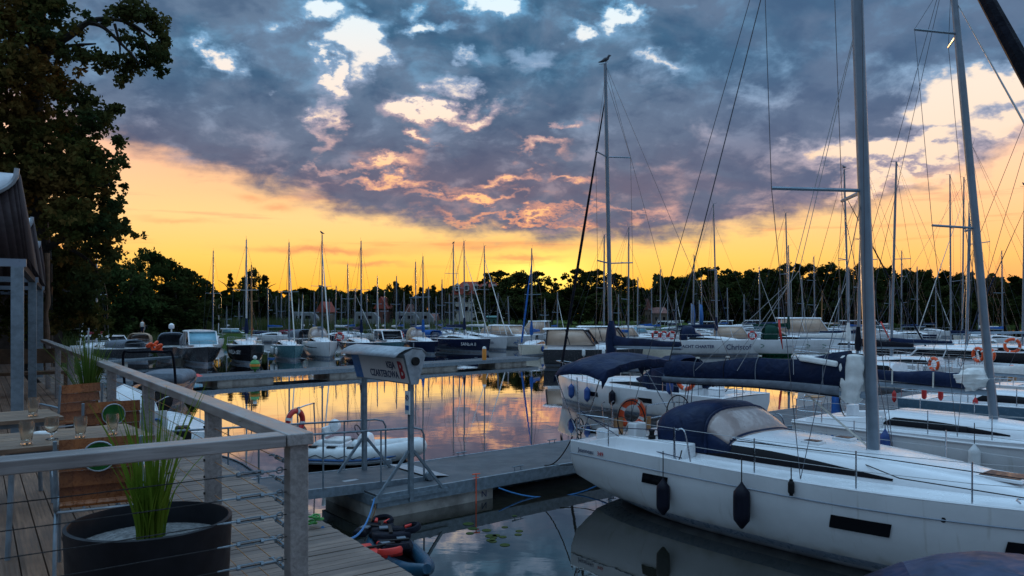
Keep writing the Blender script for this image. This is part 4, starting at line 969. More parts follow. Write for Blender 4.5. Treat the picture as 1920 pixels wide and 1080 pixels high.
# portal-end details
def small_bits():
    c = LA(7.25, -13.1, .45); e = DK(2.20, 5.68, 2.35)
    o = MB().tube(cat_curve(e, c, .35, 14), .015, 6).build('mooring_rope', 'rope_blue'); tag(o, 'bright blue rope from the plank edge to the walkway corner', 'rope')
    mb = MB(); rnd = random.Random(3)
    for k in range(5): mb.torus((rnd.uniform(-.05, .05), rnd.uniform(-.05, .05), .03+.018*k), (.035+.02*rnd.random()), .011, (rnd.uniform(-.3, .3), rnd.uniform(-.3, .3), 1), 14, 5)
    o = mb.build('rope_coil', 'paint_green'); o.location = e+Vector((-.06, .02, .01)); o.scale = (.6, .6, .8); tag(o, 'small green knotted rope bundle on the plank edge', 'rope')
    o = MB().tube(smooth_path([c, c+Vector((.02, -.03, -.2)), c+Vector((-.05, -.02, -.42)), c+Vector((-.02, -.04, -.6))], 4), .010, 5).build('hanging_cord', 'rope_rust'); tag(o, 'thin frayed cord hanging from the walkway corner', 'cord')
    m = LA(9.62, -13.03, 0); mb = MB(); mb.tube([m+Vector((0, 0, -.1)), m+Vector((0, 0, .62))], .012, 6); mb.tube([m+Vector((-.08, -.04, .62)), m+Vector((.08, .04, .62))], .012, 6); mb.tube([m+Vector((-.06, -.03, .54)), m+Vector((.06, .03, .54))], .009, 6)
    tag(mb.build('mooring_pin', 'buoy_orange'), 'red painted iron pin on the walkway edge near the sign', 'mooring pin')
    tag(text_part('N', .2, 'float_letter', 'ink_dark', None, LA(9.95, -13.18, .12)+Vector((-.004, -.004, 0)), pv, (0, 0, 1)), 'faded dark letter N on the concrete float', 'letter')
    # mooring lines of the near yacht
    a = LA(11.7, -13.2, .52)
    for lb, p, q, s, m, rr in (('dark mooring line from the near yacht stern to the walkway, left one', LA(11.25, -11.8, 1.4), a, .18, 'rope_black', .014), ('dark mooring line crossing beside the other at the near yacht stern', LA(13.9, -11.9, 1.35), LA(11.9, -13.2, .52), .30, 'rope_black', .012),
                            ('long blue line sagging from the float to the near yacht', LA(10.2, -13.0, .25), LA(13.0, -11.8, .55), .42, 'rope_blue', .018)):
        tag(MB().tube(cat_curve(p, q, s, 12), rr, 5).build('mooring_line', m), lb, 'mooring line', 'mooring lines')
small_bits()
def bollard(label, px, y, z, h, r_, m, cap='paint_white', base=None):
    p = at(px, y, z); o = empty('bollard', p, 0, label, 'bollard', 'painted bollards on the walkways')
    MB().lathe([(r_, 0), (r_, h*.8), (r_*.92, h*.84)], (0, 0, 0), 12).build('post', m, o); MB().lathe([(r_*.92, h*.84), (r_*.95, h*.9), (r_*.6, h), (.01, h*1.03)], (0, 0, 0), 12).build('cap', cap, o)
    if base: MB().lathe([(r_*1.25, -.02), (r_*1.25, h*.28), (r_, h*.3)], (0, 0, 0), 12).build('base', base, o)
bollard('orange bollard with white cap on the middle walkway', 908, 675, .5, 1., .16, 'paint_orange')
bollard('orange timber bollard with black foot on the right-hand walkway', 1898, 727, .5, 1.05, .17, 'teak', 'buoy_orange', 'rubber_black')
def lantern():
    p = at(478, 697, .5); o = empty('marker_lantern', p, 0, 'green lantern-shaped marker with orange centre and white ball top on the middle walkway', 'marker lantern')
    MB().lathe([(.05, 0), (.07, .12), (.26, .2), (.3, .5), (.2, .66), (.06, .72)], n=12).build('housing', 'paint_green', o)
    MB().lathe([(.20, .27), (.315, .33), (.315, .45), (.2, .52)], n=12).build('orange_lens', 'paint_orange', o); MB().lathe([(.04, .72), (.11, .78), (.13, .86), (.09, .95), (.01, .98)], n=12).build('ball', 'paint_white', o)
lantern()
o = MB().loft([[(-.9, -.25, 0), (.9, -.3, 0), (.95, .3, 0), (-.8, .28, 0)], [(-.7, -.18, .12), (.7, -.2, .16), (.7, .2, .14), (-.6, .2, .1)]]).build('kayak_cover', 'paint_red'); o.location = at(345, 706, .5); tag(o, 'red folded cover lying on the middle walkway', 'cover')
for lb, px, y, m in (('heap of orange life jackets on the far left jetty', 291, 655, 'buoy_orange'),):
    rnd = random.Random(2); mb = MB()
    for k in range(7): mb.torus((rnd.uniform(-.35, .35), rnd.uniform(-.3, .3), .15+.12*k*.8), .2, .10, (rnd.gauss(0, 1), rnd.gauss(0, 1), 1), 10, 6)
    o = mb.build('life_jacket_heap', m); o.location = at(px, 662, .9); tag(o, lb, 'life jackets')
# ------------------------------------------------------------------ terrace
DZ = 2.35
def terrace():
    T0, T1 = -2.5, 21.5; rot = math.atan2(d2.y, d2.x)
    def frame(o): o.rotation_euler = (0, 0, rot); return o    # local x = d2, local y = d1
    mb = MB(); y = T0; rnd = random.Random(1)
    x = -24.0
    while x < 1.29:                                       # terrace planks run along the rail
        t1 = T1 if x > 1.0 else 38.; mb.box((x+.066, (T0+t1)/2, DZ-.02+rnd.uniform(-.002, .002)), (.132, t1-T0, .04)); x += .141
    tag(frame(mb.build('terrace_floor', 'plank_deck', smooth=False, bevel=0)), 'dark plank floor of the cafe terrace', kind='structure')
    mb = MB(); yy = T0
    while yy < T1+6:
        mb.box((1.80+rnd.uniform(-.006, .006), yy+.04, DZ-.02+rnd.uniform(-.002, .002)), (.94, .082, .04)); yy += .089
    tag(frame(mb.build('plank_walk', 'plank_walk', smooth=False)), 'weathered grey plank walk outside the railing', kind='structure')
    mb = MB(); mb.box((-11, (T0+T1)/2, DZ-.28), (26, T1-T0, .1)); mb.box((-13.8, 29.6, DZ-.28), (20, 16, .1)); mb.box((2.20, (T0+T1)/2+3, DZ-.16), (.05, T1-T0+6, .22)); mb.box((1.37, (T0+T1)/2+3, DZ-.16), (.06, T1-T0+6, .2))
    tag(frame(mb.build('deck_substructure', 'bark', smooth=False)), 'dark timber joists under the terrace', kind='structure')
    for i in range(8):
        o = frame(MB().box((1.9, -1+i*3.4, .8), (.2, .2, 2.9)).build('deck_pile', 'bark')); tag(o, 'timber pile under the plank walk', kind='structure')
terrace()
def railing():
    zt = 3.40; L0, t0 = 1.34, 3.82; rot = math.atan2(d2.y, d2.x)
    r = empty('railing', (0, 0, 0), rot, 'grey weathered wooden railing with steel cables along the terrace edge', 'railing')
    te = 21.0
    MB().box((L0, (t0-.07+te)/2, zt-.03), (.135, te-t0+.07+.0, .062)).build('handrail', 'rail_wood', r, bevel=.006)
    MB().box(((-3.+L0-.07)/2-.002, t0, zt-.031), (L0+3-.07-.004, .135, .062)).build('handrail', 'rail_wood_cross', r, bevel=.006)
    ts = [t0, 5.47, 7.85, 10.2, 12.5, 14.9, 17.3, 19.7]
    for t in ts: MB().box((L0, t+(.0 if t != t0 else .0), (DZ+zt-.061)/2), (.095, .095, zt-.061-DZ)).build('post', 'rail_wood', r, bevel=.005)
    for L in (-.42, -2.1): MB().box((L, t0, (DZ+zt-.061)/2), (.095, .095, zt-.061-DZ)).build('post', 'rail_wood', r, bevel=.005)
    for k in range(8):
        z = 3.225-.113*k
        MB().tube([(L0, t0+.05, z), (L0, 5.4, z-.006), (L0, te, z)], .0026, 5).build('cable', 'rope_rust', r)
        MB().tube([(L0-.05, t0, z-.01), (.4, t0, z-.016), (-3, t0, z)], .0028, 5).build('cable', 'rope_black', r)
        # turnbuckles
        for q, ax in (((L0-.12, t0, z-.01), (-1, 0)), ((L0+.0, t0+.14, z), (0, 1))):
            a = Vector(q); d = Vector((ax[0], ax[1], 0)); mb = MB()
            mb.torus(a-d*.035, .016, .0045, (0, 1, .2) if ax[0] else (1, 0, .2), 10, 5); mb.tube([a-d*.02, a+d*.05], .006, 6)
            mb.tube([a+d*.05+Vector((0, 0, .009)), a+d*.17+Vector((0, 0, .009))], .0045, 5).tube([a+d*.05-Vector((0, 0, .009)), a+d*.17-Vector((0, 0, .009))], .0045, 5)
            mb.tube([a+d*.045, a+d*.06], .013, 6).tube([a+d*.16, a+d*.175], .013, 6).tube([a+d*.175, a+d*.24], .005, 5).torus(a+d*.25, .014, .004, (0, .3, 1), 10, 5)
            mb.build('turnbuckle', 'galv', r)
    for t in ts[1:5]:
        for k in range(8): MB().lathe([(.009, 0), (.009, .010)], (L0-.056, t+.03, 3.225-.113*k), 6, 'x').build('eyelet', 'rubber_black', r)
railing()
def grass_tuft(name, r, n, h0, h1, spread, m, seed, w=.009):
    rnd = random.Random(seed); mb = MB()
    for i in range(n):
        a = rnd.uniform(0, 6.28); rr = spread*.23*rnd.random()**.5; hh = rnd.uniform(h0, h1); lean = abs(rnd.gauss(0, .085))*hh*(3.6 if rnd.random() < .08 else 1)+.01
        p0 = Vector((math.cos(a)*rr, math.sin(a)*rr, 0)); dr = Vector((math.cos(a+rnd.gauss(0, .5)), math.sin(a+rnd.gauss(0, .5)), 0)); sd = Vector((-math.sin(rnd.uniform(0, 6)), math.cos(rnd.uniform(0, 6)), 0)).normalized()*w*rnd.uniform(.6, 1.3)
        pts = []; droop = 1.0 if rnd.random() > .12 else .45
        for k in range(6):
            u = k/5; pts.append(p0+dr*lean*(u**1.8)*2.2+Vector((0, 0, hh*(u-(1-droop)*u**3))))
        ids = [(mb.P(p-sd*(1-.85*(k/5)**2)), mb.P(p+sd*(1-.85*(k/5)**2))) for k, p in enumerate(pts)]
        for (a0, a1), (b0, b1) in zip(ids, ids[1:]): mb.face((a0, a1, b1, b0))
    return mb.build(name, m, r, smooth=True, ang=80)
def planter(label, x, y, rad, h, n, h0, h1, seed, m='grassblade', w=.009, oval=1.):
    r = empty('planter', (x, y, DZ), .3, label, 'planter', 'round black planters')
    o = MB().lathe([(rad*.93, 0), (rad*.97, h*.5), (rad, h), (rad-.018, h+.004), (rad-.022, h-.01), (rad-.03, h-.14), (.0, h-.14)], n=48).build('pot', 'planter', r)
    MB().lathe([(rad-.031, h-.16), (rad-.031, h-.115), (rad*.5, h-.10), (0, h-.09)], n=32).build('gravel', 'gravel', r)
    g = grass_tuft('grass_tuft', r, n, h0, h1, rad*.72, m, seed, w); g.location = (0, 0, h-.12)
planter('large black planter with bright green grass behind the front rail', -1.91, 4.06, .405, .56, 125, .30, .84, 4, w=.0075)
planter('small planter with tall thin grass further down the terrace', -5.35, 9.7, .26, .42, 130, .7, 1.15, 8, 'grassblade_far', .008)
def table(label, c, ang, lx, ly, group='wooden tables on the terrace'):
    r = empty('table', (c[0], c[1], DZ), ang, label, 'table', group); mb = MB(); k = 6; w = ly/k
    for i in range(k): mb.box((0, -ly/2+w*(i+.5), .735), (lx, w-.008, .035))
    mb.build('tabletop', 'table_wood', r, smooth=False, bevel=.003)
    MB().box((0, 0, .695), (lx-.16, ly-.16, .04)).build('apron', 'galv', r)
    for sx in (-1, 1):
        for sy in (-1, 1): MB().tube([(sx*(lx/2-.1), sy*(ly/2-.09), .7), (sx*(lx/2-.07), sy*(ly/2-.07), 0)], .018, 8).build('leg', 'galv', r)
ta = math.atan2(d2.y, d2.x)
table('near wooden table with four beer glasses beside the rail', (-3.27, 5.66), ta+.10, .98, .80)
table('second wooden table further back with one glass', (-4.86, 6.35), ta+.10, 1.9, .72)
def chair(label, c, hd, badge=0, group='wood and steel terrace chairs'):
    r = empty('chair', (c[0], c[1], DZ), hd, label, 'chair', group)
    # x forward (sitter faces +x)
    mb = MB()
    for z, x in ((.835, -.222), (.735, -.205), (.635, -.188), (.54, -.165)): mb.box((x, 0, z), (.013, .43, .094), ry=.17)
    bk = mb.build('backrest', 'chair_wood', r, smooth=False)
    mb = MB()
    for x in (-.13, -.045, .04, .125, .2): mb.box((x, 0, .462), (.075, .43, .014))
    mb.build('seat', 'chair_wood', r, smooth=False)
    for z in (.71,)*badge:
        MB().lathe([(.001, -.243), (.088, -.243)], (0, 0, z+.06), 24, 'x').build('green_badge', 'green_logo', bk); MB().torus((-.243, 0, z+.06), .09, .005, (1, 0, 0), 24, 5).build('badge_ring', 'galv_light', bk)
    for s in (-1, 1):
        y = s*.235
        MB().tube(smooth_path([(-.245, y, .88), (-.205, y, .55), (-.15, y, .44), (.2, y, .45), (.255, y, .40), (.29, y, 0)], 5), .012, 7).build('frame_tube', 'galv', r)
        MB().tube(smooth_path([(.12, y, .45), (-.10, y, .42), (-.22, y, .30), (-.31, y, 0)], 5), .012, 7).build('leg', 'galv', r)
        MB().tube(smooth_path([(-.21, y, .64), (-.05, y*1.08, .66), (.16, y*1.08, .65), (.2, y, .46)], 5), .011, 7).build('armrest', 'galv', r)
    MB().tube([(-.16, -.235, .43), (-.16, .235, .43)], .010, 6).build('cross_tube', 'galv_light', r)
chair('chair with green badge close behind the front rail, its back towards us', (-2.66, 4.95), R(118), 1)
chair('chair with green badge on the far side of the near table', (-3.62, 6.9), R(126), 1)
chair('chair turned away near the rail posts further back', (-4.9, 8.5), R(150))
def glass(label, px, y, h=.175, kind=0, up=False, z=DZ+.754):
    p = at(px, y, z); r = empty('beer_glass', p, 0, label, 'glass', 'empty beer glasses on the tables'); k = h/.175
    pr = [(.0, .008), (.030, .008), (.030, 0), (.031, .012), (.026, .03), (.031, .07), (.038, .12), (.0385, .15), (.036, .175), (.0345, .175), (.0365, .15), (.036, .12), (.029, .07), (.023, .03), (.0, .026)] if kind == 0 else \
         [(.0, .006), (.033, .006), (.034, 0), (.034, .006), (.008, .014), (.009, .04), (.03, .07), (.039, .11), (.038, .175), (.0365, .175), (.037, .11), (.028, .073), (.0, .05)]
    MB().lathe([(a*k*1.3, b*k) for a, b in pr[::1]], n=20).build('bowl', 'glass_clear', r, ang=60)
for a in (('straight empty glass at the left end of the near table', 50, 834, .165, 0), ('stemmed empty glass, second from left on the near table', 97, 824, .16, 1), ('empty glass, third from left on the near table', 151, 821, .155, 0),
          ('empty glass in front of the green chair badge', 211, 815, .155, 0), ('empty glass standing on the second table', 62, 781, .165, 0)): glass(*a)
o = MB().loft([[(-.07, -.05, 0), (.07, -.05, 0), (.07, .05, 0), (-.07, .05, 0)], [(-.06, -.045, .012), (.06, -.045, .012), (.065, .045, .01), (-.06, .045, .01)]]).build('napkin', 'paint_white'); o.location = at(82, 812, DZ+.754); tag(o, 'folded white napkin beside the stemmed glass', 'napkin')
# awnings and cafe ------------------------------------------------------
def awning_row():
    p0 = Vector((-6.44, 10.0, 0)); dr = Vector((-.505, .863, 0)); lf = Vector((-.863, -.505, 0)); rot = math.atan2(-lf.y, -lf.x)   # local x = outward (right), local y = along
    words_ = ['nearest', 'second', 'third', 'fourth']
    for k in range(4):
        b = p0+dr*5.77*k
        r = empty('awning', (b.x, b.y, DZ), rot, '%s curved awning with dark side panel on steel posts' % words_[k], 'awning', 'row of cafe awnings')
        MB().box((0, 0, 1.13), (.14, .14, 2.26)).build('post', 'galv', r)
        MB().box((-3.1, 0, 1.13), (.14, .14, 2.26)).build('post', 'galv', r)
        MB().box((-1.55, 0, 2.31), (3.3, .12, .10)).build('beam', 'stripe_grey', r)
        MB().box((.0, 2.9, 2.31), (.10, 5.6, .10)).build('eaves_beam', 'wall_dark', r)
        n = 16; top = lambda x: 2.42+1.10*(1-((-x)/3.1)**.38*.80)            # concave arc, peak at outer edge
        xs = [-3.1*(i/n)**2 for i in range(n+1)]
        mb = MB()
        for a, c in zip(xs, xs[1:]): mb.poly([(a*1.0+.12*(1-0), -.06, 2.37), (c+.12, -.06, 2.37), (c, -.06, top(c)), (a, -.06, top(a))])
        mb.build('side_panel', 'awning_dark', r, solid=.01)
        MB().loft([[(x, -.10, top(x)), (x-.02, .9, 3.60), (x, 5.3, 2.9)] for x in xs], closed=False).build('fabric', 'awning_light', r, solid=.02)
        MB().tube([(x, -.09, top(x)+.005) for x in xs], .035, 6).build('edge_tube', 'galv_light', r)
        mb = MB(); mb.poly([(.12, -.06, 2.37), (0, -.06, top(0)), (0, .9, 3.58), (.0, 5.3, 2.9), (.12, 5.3, 2.37)]); mb.build('outer_panel', 'awning_dark', r, solid=.01)
        if k == 0:
            text_part('P', .34, 'lettering', 'awning_light', r, (-.62, -.075, 3.02), (1, 0, 0), (0, 0, 1)); text_part('o', .3, 'lettering', 'awning_light', r, (-.62, -.075, 2.72), (1, 0, 0), (0, 0, 1))
    c = p0+dr*26+lf*8; r = empty('cafe_building', (c.x, c.y, DZ), rot, 'dark timber cafe behind the awnings', 'building')
    MB().box((0, 1, .4), (17, 6, 4.6)).build('wall', 'wall_dark', r); MB().loft([[(-8.8, -2.4, 2.7), (-8.8, 1, 3.9), (-8.8, 4.4, 2.7)], [(8.8, -2.4, 2.7), (8.8, 1, 3.9), (8.8, 4.4, 2.7)]]).build('roof', 'wall_dark', r)
    for k in range(4): MB().box((-5+k*3.3, -2.02, 1.2), (1.8, .08, 1.5)).build('window', 'glass_dark', r)
    c = p0+dr*13+lf*4.5; r = empty('cafe_wall', (c.x, c.y, DZ), rot, 'dark timber wall under the awnings at the far left', 'wall')
    MB().box((0, 0, 1.3), (.3, 30, 2.6)).build('wall', 'wall_dark', r)
    q = atY(88, 588, 21); r = empty('rolled_blind', (q.x, q.y, DZ), 0, 'brown rolled canvas blind tied upright at the end of the awnings', 'blind')
    MB().tube(smooth_path([(0, 0, 0), (.02, 0, .8), (-.02, 0, 1.6), (.03, 0, 2.1), (0, 0, 3.3)], 4), [.06+.03*math.sin(i*1.3)*.5 for i in range(17)], 9).build('canvas', 'bark_post', r)
    q = atY(100, 688, 15.5); r = empty('bench', (q.x-.5, q.y, DZ), rot, 'dark wooden bench between the awning posts and the far railing', 'bench')
    MB().box((0, 0, .45), (1.5, .42, .06)).build('seat', 'bark_post', r); MB().box((0, .2, .78), (1.5, .05, .3)).build('backrest', 'bark_post', r)
    for sx in (-1, 1): MB().box((sx*.65, 0, .21), (.08, .36, .42)).build('leg', 'bark_post', r)
awning_row()
# ------------------------------------------------------------------ near yachts
HB = math.atan2(bv.y, bv.x)                              # bow towards the viewer side
def wp(r, p): return Wm(r) @ Vector(p)
def main_yacht():
    r, h, rf = sailboat('large white yacht nearest to us with orange lifebuoy, navy bimini and sprayhood', LA(12.88, -11.83), HB, L=10.6, B=3.5, fb=1.30, bfb=1.42, mastx=.532, mh=15.2, rake=-.5, sprd=(.325, .68), sweep=.85,
        boom=4.45, boomz=2.62, cover=None, hood=None, detail=2, mr=.102, cabH=.42, genoa='canvas_black', genr=.12, wheelx=None)
    L = 10.6
    # black side windows flush in the topsides and thin feature lines
    for sd in (-1, 1):
        for (xa, xb, za, zb) in ((2.0, 2.62, .78, .97), (5.75, 6.62, .72, .93), (8.0, 8.7, .74, .94)):
            mb = MB(); mb.grid(lambda u, v: h.P((xa+(xb-xa)*u+.05*v)/L, za+(zb-za)*v+.01*u, sd, .010), 6, 2); mb.build('hull_window', 'glass_dark', r)
        mb = MB(); mb.tube([h.P(u/30, h.zs(u/30)-.24, sd, .004) for u in range(0, 30)], .010, 4); mb.build('feature_line', 'stripe_grey', r)
        MB().lathe([(.001, 0), (.035, 0), (.04, .01)], h.P(.69, 1.12, sd, -.004 if sd > 0 else .0), 12, 'y').build('outlet', 'rubber_black', r)
    text_part('Jeanneau', .13, 'lettering', 'ink_dark', r, h.P(.045, 1.16, -1, .012), h.P(.07, 1.16, -1)-h.P(.045, 1.16, -1), (0, 0, 1)); text_part('349', .12, 'lettering', 'ink_red', r, h.P(.085, 1.155, -1, .012), h.P(.09, 1.16, -1)-h.P(.06, 1.16, -1), (0, 0, 1))
    # cabin: deck hatches, rails
    def hatch(x, y, w, l, z=None):
        wv, hh = rf.wh(x) if x < rf.x1 else (1, 0); zz = rf.z0(x)+hh*1.05+.0 if z is None else z
        o = MB().box((x, y, zz+.015), (l, w, .05)).build('hatch', 'gelcoat', r, bevel=.012); MB().box((x, y, zz+.042), (l-.09, w-.09, .014)).build('hatch_glass', 'hatch_smoke', o)
    hatch(3.75, -.70, .30, .42, 1.66); hatch(4.75, -.35, .26, .34); hatch(4.9, .45, .26, .34); hatch(7.6, 0, .58, .62, 1.56)
    for sd in (-1, 1):
        MB().tube(smooth_path([(3.4, sd*.92, 1.66), (3.5, sd*.92, 1.73), (5.2, sd*.74, 1.66), (5.3, sd*.74, 1.58)], 4), .012, 5).build('grab_rail', 'steel', r)
        MB().tube(smooth_path([(8.1, sd*.95, 1.42), (8.2, sd*.95, 1.50), (9.6, sd*.48, 1.52), (9.7, sd*.46, 1.44)], 4), .014, 5).build('toe_rail_bar', 'steel', r)
        # cockpit coaming
        MB().loft([[(.35, sd*1.18, 1.28), (.35, sd*1.52, 1.28), (.35, sd*1.46, 1.34), (.35, sd*1.22, 1.34)], [(1.1, sd*1.14, 1.28), (1.1, sd*1.56, 1.28), (1.1, sd*1.46, 1.52), (1.1, sd*1.18, 1.52)], [(2.85, sd*1.10, 1.28), (2.85, sd*1.58, 1.28), (2.85, sd*1.40, 1.58), (2.85, sd*1.14, 1.58)]]).build('coaming', 'gelcoat', r, bevel=.03)
        MB().lathe([(.07, 0), (.075, .05), (.05, .07), (.048, .13), (.062, .15), (.06, .17), (.02, .18)], (1.9, sd*1.28, 1.555), 14).build('winch', 'rubber_black', r)
        MB().lathe([(.05, 0), (.05, .05), (.035, .07), (.035, .11), (.045, .12)], (3.0, sd*.5, 1.62), 12).build('winch', 'steel', r)
        MB().tube(smooth_path([(2.75, sd*1.62, 1.3), (2.72, sd*1.60, 1.78), (2.78, sd*1.60, 1.86), (2.95, sd*1.60, 1.84), (3.1, sd*1.62, 1.3)], 5), .014, 6).build('gate_rail', 'steel', r)
        MB().box((.42, sd*.98, 1.42), (.32, .42, .30)).build('helm_seat', 'gelcoat', r, bevel=.06)
    MB().box((1.6, 0, 1.10), (1.1, .42, .52)).build('cockpit_table', 'gelcoat', r, bevel=.04)
    for wy in (-.78, .78): steering(r, (.95, wy, .90))
    MB().box((.15, -.35, 1.45), (.05, .26, .5)).build('teak_board', 'teak', r, bevel=.01); MB().box((.14, .62, 1.42), (.05, .2, .45)).build('teak_board', 'teak', r, bevel=.01)
    hood2(r, rf)
    bimini_top(r, h, (-.72, .72, 2.95, 3.06), 'canvas_navy')
    # sail bag with pale band and black stripe
    g0, g1 = Vector((5.45, 0, 2.70)), Vector((1.22, 0, 2.66))
    sail_cover(g0+Vector((-.22, 0, .02)), g1, .60, .30, .34, 'canvas_navy', n=16, seed=3).build('sail_bag', 'canvas_navy', r)
    for k, u in enumerate((.10, .26, .44, .62, .80)):
        x = g0.x-.22+(g1.x-g0.x+.22)*u; hh = .60-.30*u**.8; ww = .174*(1-.35*u)
        MB().tube(smooth_path([(x, -ww*.95, 2.72), (x, -ww*1.06, 2.70+hh*.42), (x, -ww*.9, 2.70+hh*.78), (x, -ww*.3, 2.72+hh*1.02), (x, ww*.3, 2.72+hh*1.02), (x, ww*.9, 2.70+hh*.78), (x, ww*1.06, 2.70+hh*.42), (x, ww*.95, 2.72)], 3), .009, 4).build('bag_seam', 'canvas_black' if k % 2 else 'canvas_grey', r)
        MB().box((x, 0, 2.735+hh*1.03), (.05, .07, .03)).build('tie_clip', 'rope_white', r)
    for s_ in (-1, 1):
        mb = MB()
        P = lambda u, v: Vector((g0.x-.3+(g1.x-g0.x+.3)*u, s_*(.215-.045*u+.004*math.sin(u*30)), 2.60+(.15-.05*u)*v+.03*math.sin(u*5)))
        mb.grid(P, 24, 2); mb.build('pale_band', 'canvas_grey', r, solid=.01)
        mb = MB(); mb.grid(lambda u, v: P(u, v*.22-.24)+Vector((0, s_*.004, 0)), 24, 1); mb.build('black_band', 'canvas_black', r, solid=.01)
    # white sail cloth spilling at the mast
    rnd = random.Random(8); mb = MB(); rings = []
    prof = [(3.30, .06, .06), (3.27, .20, .12), (3.15, .27, .17), (2.98, .25, .17), (2.84, .245, .18), (2.72, .225, .16), (2.58, .20, .14), (2.46, .10, .08)]
    for i, (z, a, b) in enumerate(smooth_path([Vector(p) for p in prof], 4)):
        z, a, b = (z, a, b); ring = []
        for k in range(44):
            t = 2*math.pi*k/44; q = 1+.09*math.sin(t*9+i*.10+math.sin(i*.3))+.05*math.sin(t*4-i*.22)+.05*math.sin(i*.9+t); ring.append(Vector((5.27+math.cos(t)*a*q, math.sin(t)*b*q, z)))
        rings.append(ring)
    mb.loft(rings).build('sail_cloth', 'sail_white', r, ang=70)
    MB().loft([[(5.1, -.22, 3.08), (5.1, .22, 3.08), (5.1, .2, 3.16), (5.1, -.2, 3.18)], [(4.35, -.16, 3.15), (4.35, .16, 3.15), (4.35, .12, 3.25), (4.35, -.12, 3.25)]]).build('sail_headboard', 'sail_white', r, bevel=.03)
    MB().lathe([(.19, 0), (.19, .05), (.14, .07)], (5.64, 0, 1.60), 14).build('mast_collar', 'steel', r)
    for k, (x, y) in enumerate(((5.3, -.18), (5.35, .2), (5.45, -.32), (5.5, .3))): MB().lathe([(.04, 0), (.045, .04), (.03, .08)], (x, y, 1.60), 8).build('block', 'rubber_black', r)
    mt = Vector((5.64-.5, 0, 15.2))
    # lazy jacks, topping lift, halyards, vang, mainsheet
    for pts, m in (([(5.5, 0, 9.5), (4.2, -.14, 4.6), (4.3, -.22, 2.9)], 'wire_pale'), ([(4.2, -.14, 4.6), (3.1, -.2, 2.9)], 'wire_pale'), ([(4.2, -.14, 4.6), (2.1, -.18, 2.85)], 'wire_pale'), ([(5.5, 0, 9.5), (4.2, .14, 4.8), (4.4, .22, 2.9)], 'wire_pale'), ([(4.2, .14, 4.8), (2.6, .2, 2.9)], 'wire_pale'),
                   ([mt, (1.2, 0, 2.7)], 'wire'), ([(5.50, -.13, 9.8), (5.60, -.16, 1.7)], 'wire'), ([(5.55, -.02, 2.55), (4.4, .1, 2.62)], 'rope_black'), ([(5.6, 0, 1.7), (4.4, 0, 2.55)], 'rope_white'), ([(5.62, .06, 1.68), (4.45, .03, 2.52)], 'rope_white'),
                   ([(1.9, 0, 2.6), (1.75, .05, 1.4)], 'rope_navy'), ([(1.86, -.04, 2.6), (1.7, -.15, 1.4)], 'rope_navy'), ([(1.2, 0, 2.68), (-.1, 0, 3.1)], 'rope_navy'),
                   ([(2.9, -1.62, 1.36), (1.5, -1.40, 1.38), (.1, -1.5, 1.95)], 'rope_navy'), ([(2.8, -1.62, 1.85), (1.2, -1.64, 1.72), (.1, -1.55, 1.9)], 'rope_navy'),
                   ([(4.9, -.3, 1.68), (6.6, -1.2, 1.55), (8.8, -.9, 1.5), (10.3, -.1, 1.5)], 'rope_black'), ([(3.5, -1.0, 1.7), (5.7, -.75, 1.72), (8.0, -.2, 1.62), (10.2, .2, 1.5)], 'rope_black')):
        MB().tube([Vector(p) for p in pts], .009 if 'rope' in m else .006, 5).build('running_line', m, r)
    # tangle of gear on the port pushpit: ladder and outboard bracket
    mb = MB()
    for x in (-.06,):
        for y in (-.55, -.25): mb.tube([(x, y, 1.3), (x-.1, y, 2.0), (x-.02, y, 2.04)], .014, 6)
        for z in (1.45, 1.65, 1.85): mb.tube([(x-.04, -.55, z), (x-.04, -.25, z)], .012, 6)
    mb.build('bathing_ladder', 'steel', r)
    for k in range(3): MB().torus((-.12-.05*k, -1.30+.05*k, 1.62-.12*k), .13, .014, (1, .3*k, .2), 16, 5).build('coiled_rope', 'rope_black', r)
    lifebuoy('orange lifebuoy on the stern rail of the nearest yacht', wp(r, (-.02, .28, 1.72)), HBv(-.92, .35, .05), .275, .07, group='lifebuoys on the yachts')
    for lb, x, z0, ln in (('dark fender hanging behind the side window of the nearest yacht', 2.62, .62, .52), ('larger dark fender amidships on the nearest yacht', 4.33, .80, .42)):
        p = h.P(x/L, z0, -1, .14); fender(lb, wp(r, p), 'fender_black', .66 if x < 4 else .76, .125 if x < 4 else .14, ln)
    p = h.P(5.2/L, 1.25, -1, .06); fender('small dark block hanging from the shroud base of the nearest yacht', wp(r, p), 'rubber_black', .26, .05, .18)
    MB().tube(cat_curve((2.9, -1.62, 1.5), (2.75, -1.6, 1.32), .1, 5), .012, 5).build('coiled_rope', 'rope_black', r)
    return r
def HBv(x, y, z): return Matrix.Rotation(HB, 3, 'Z') @ Vector((x, y, z))
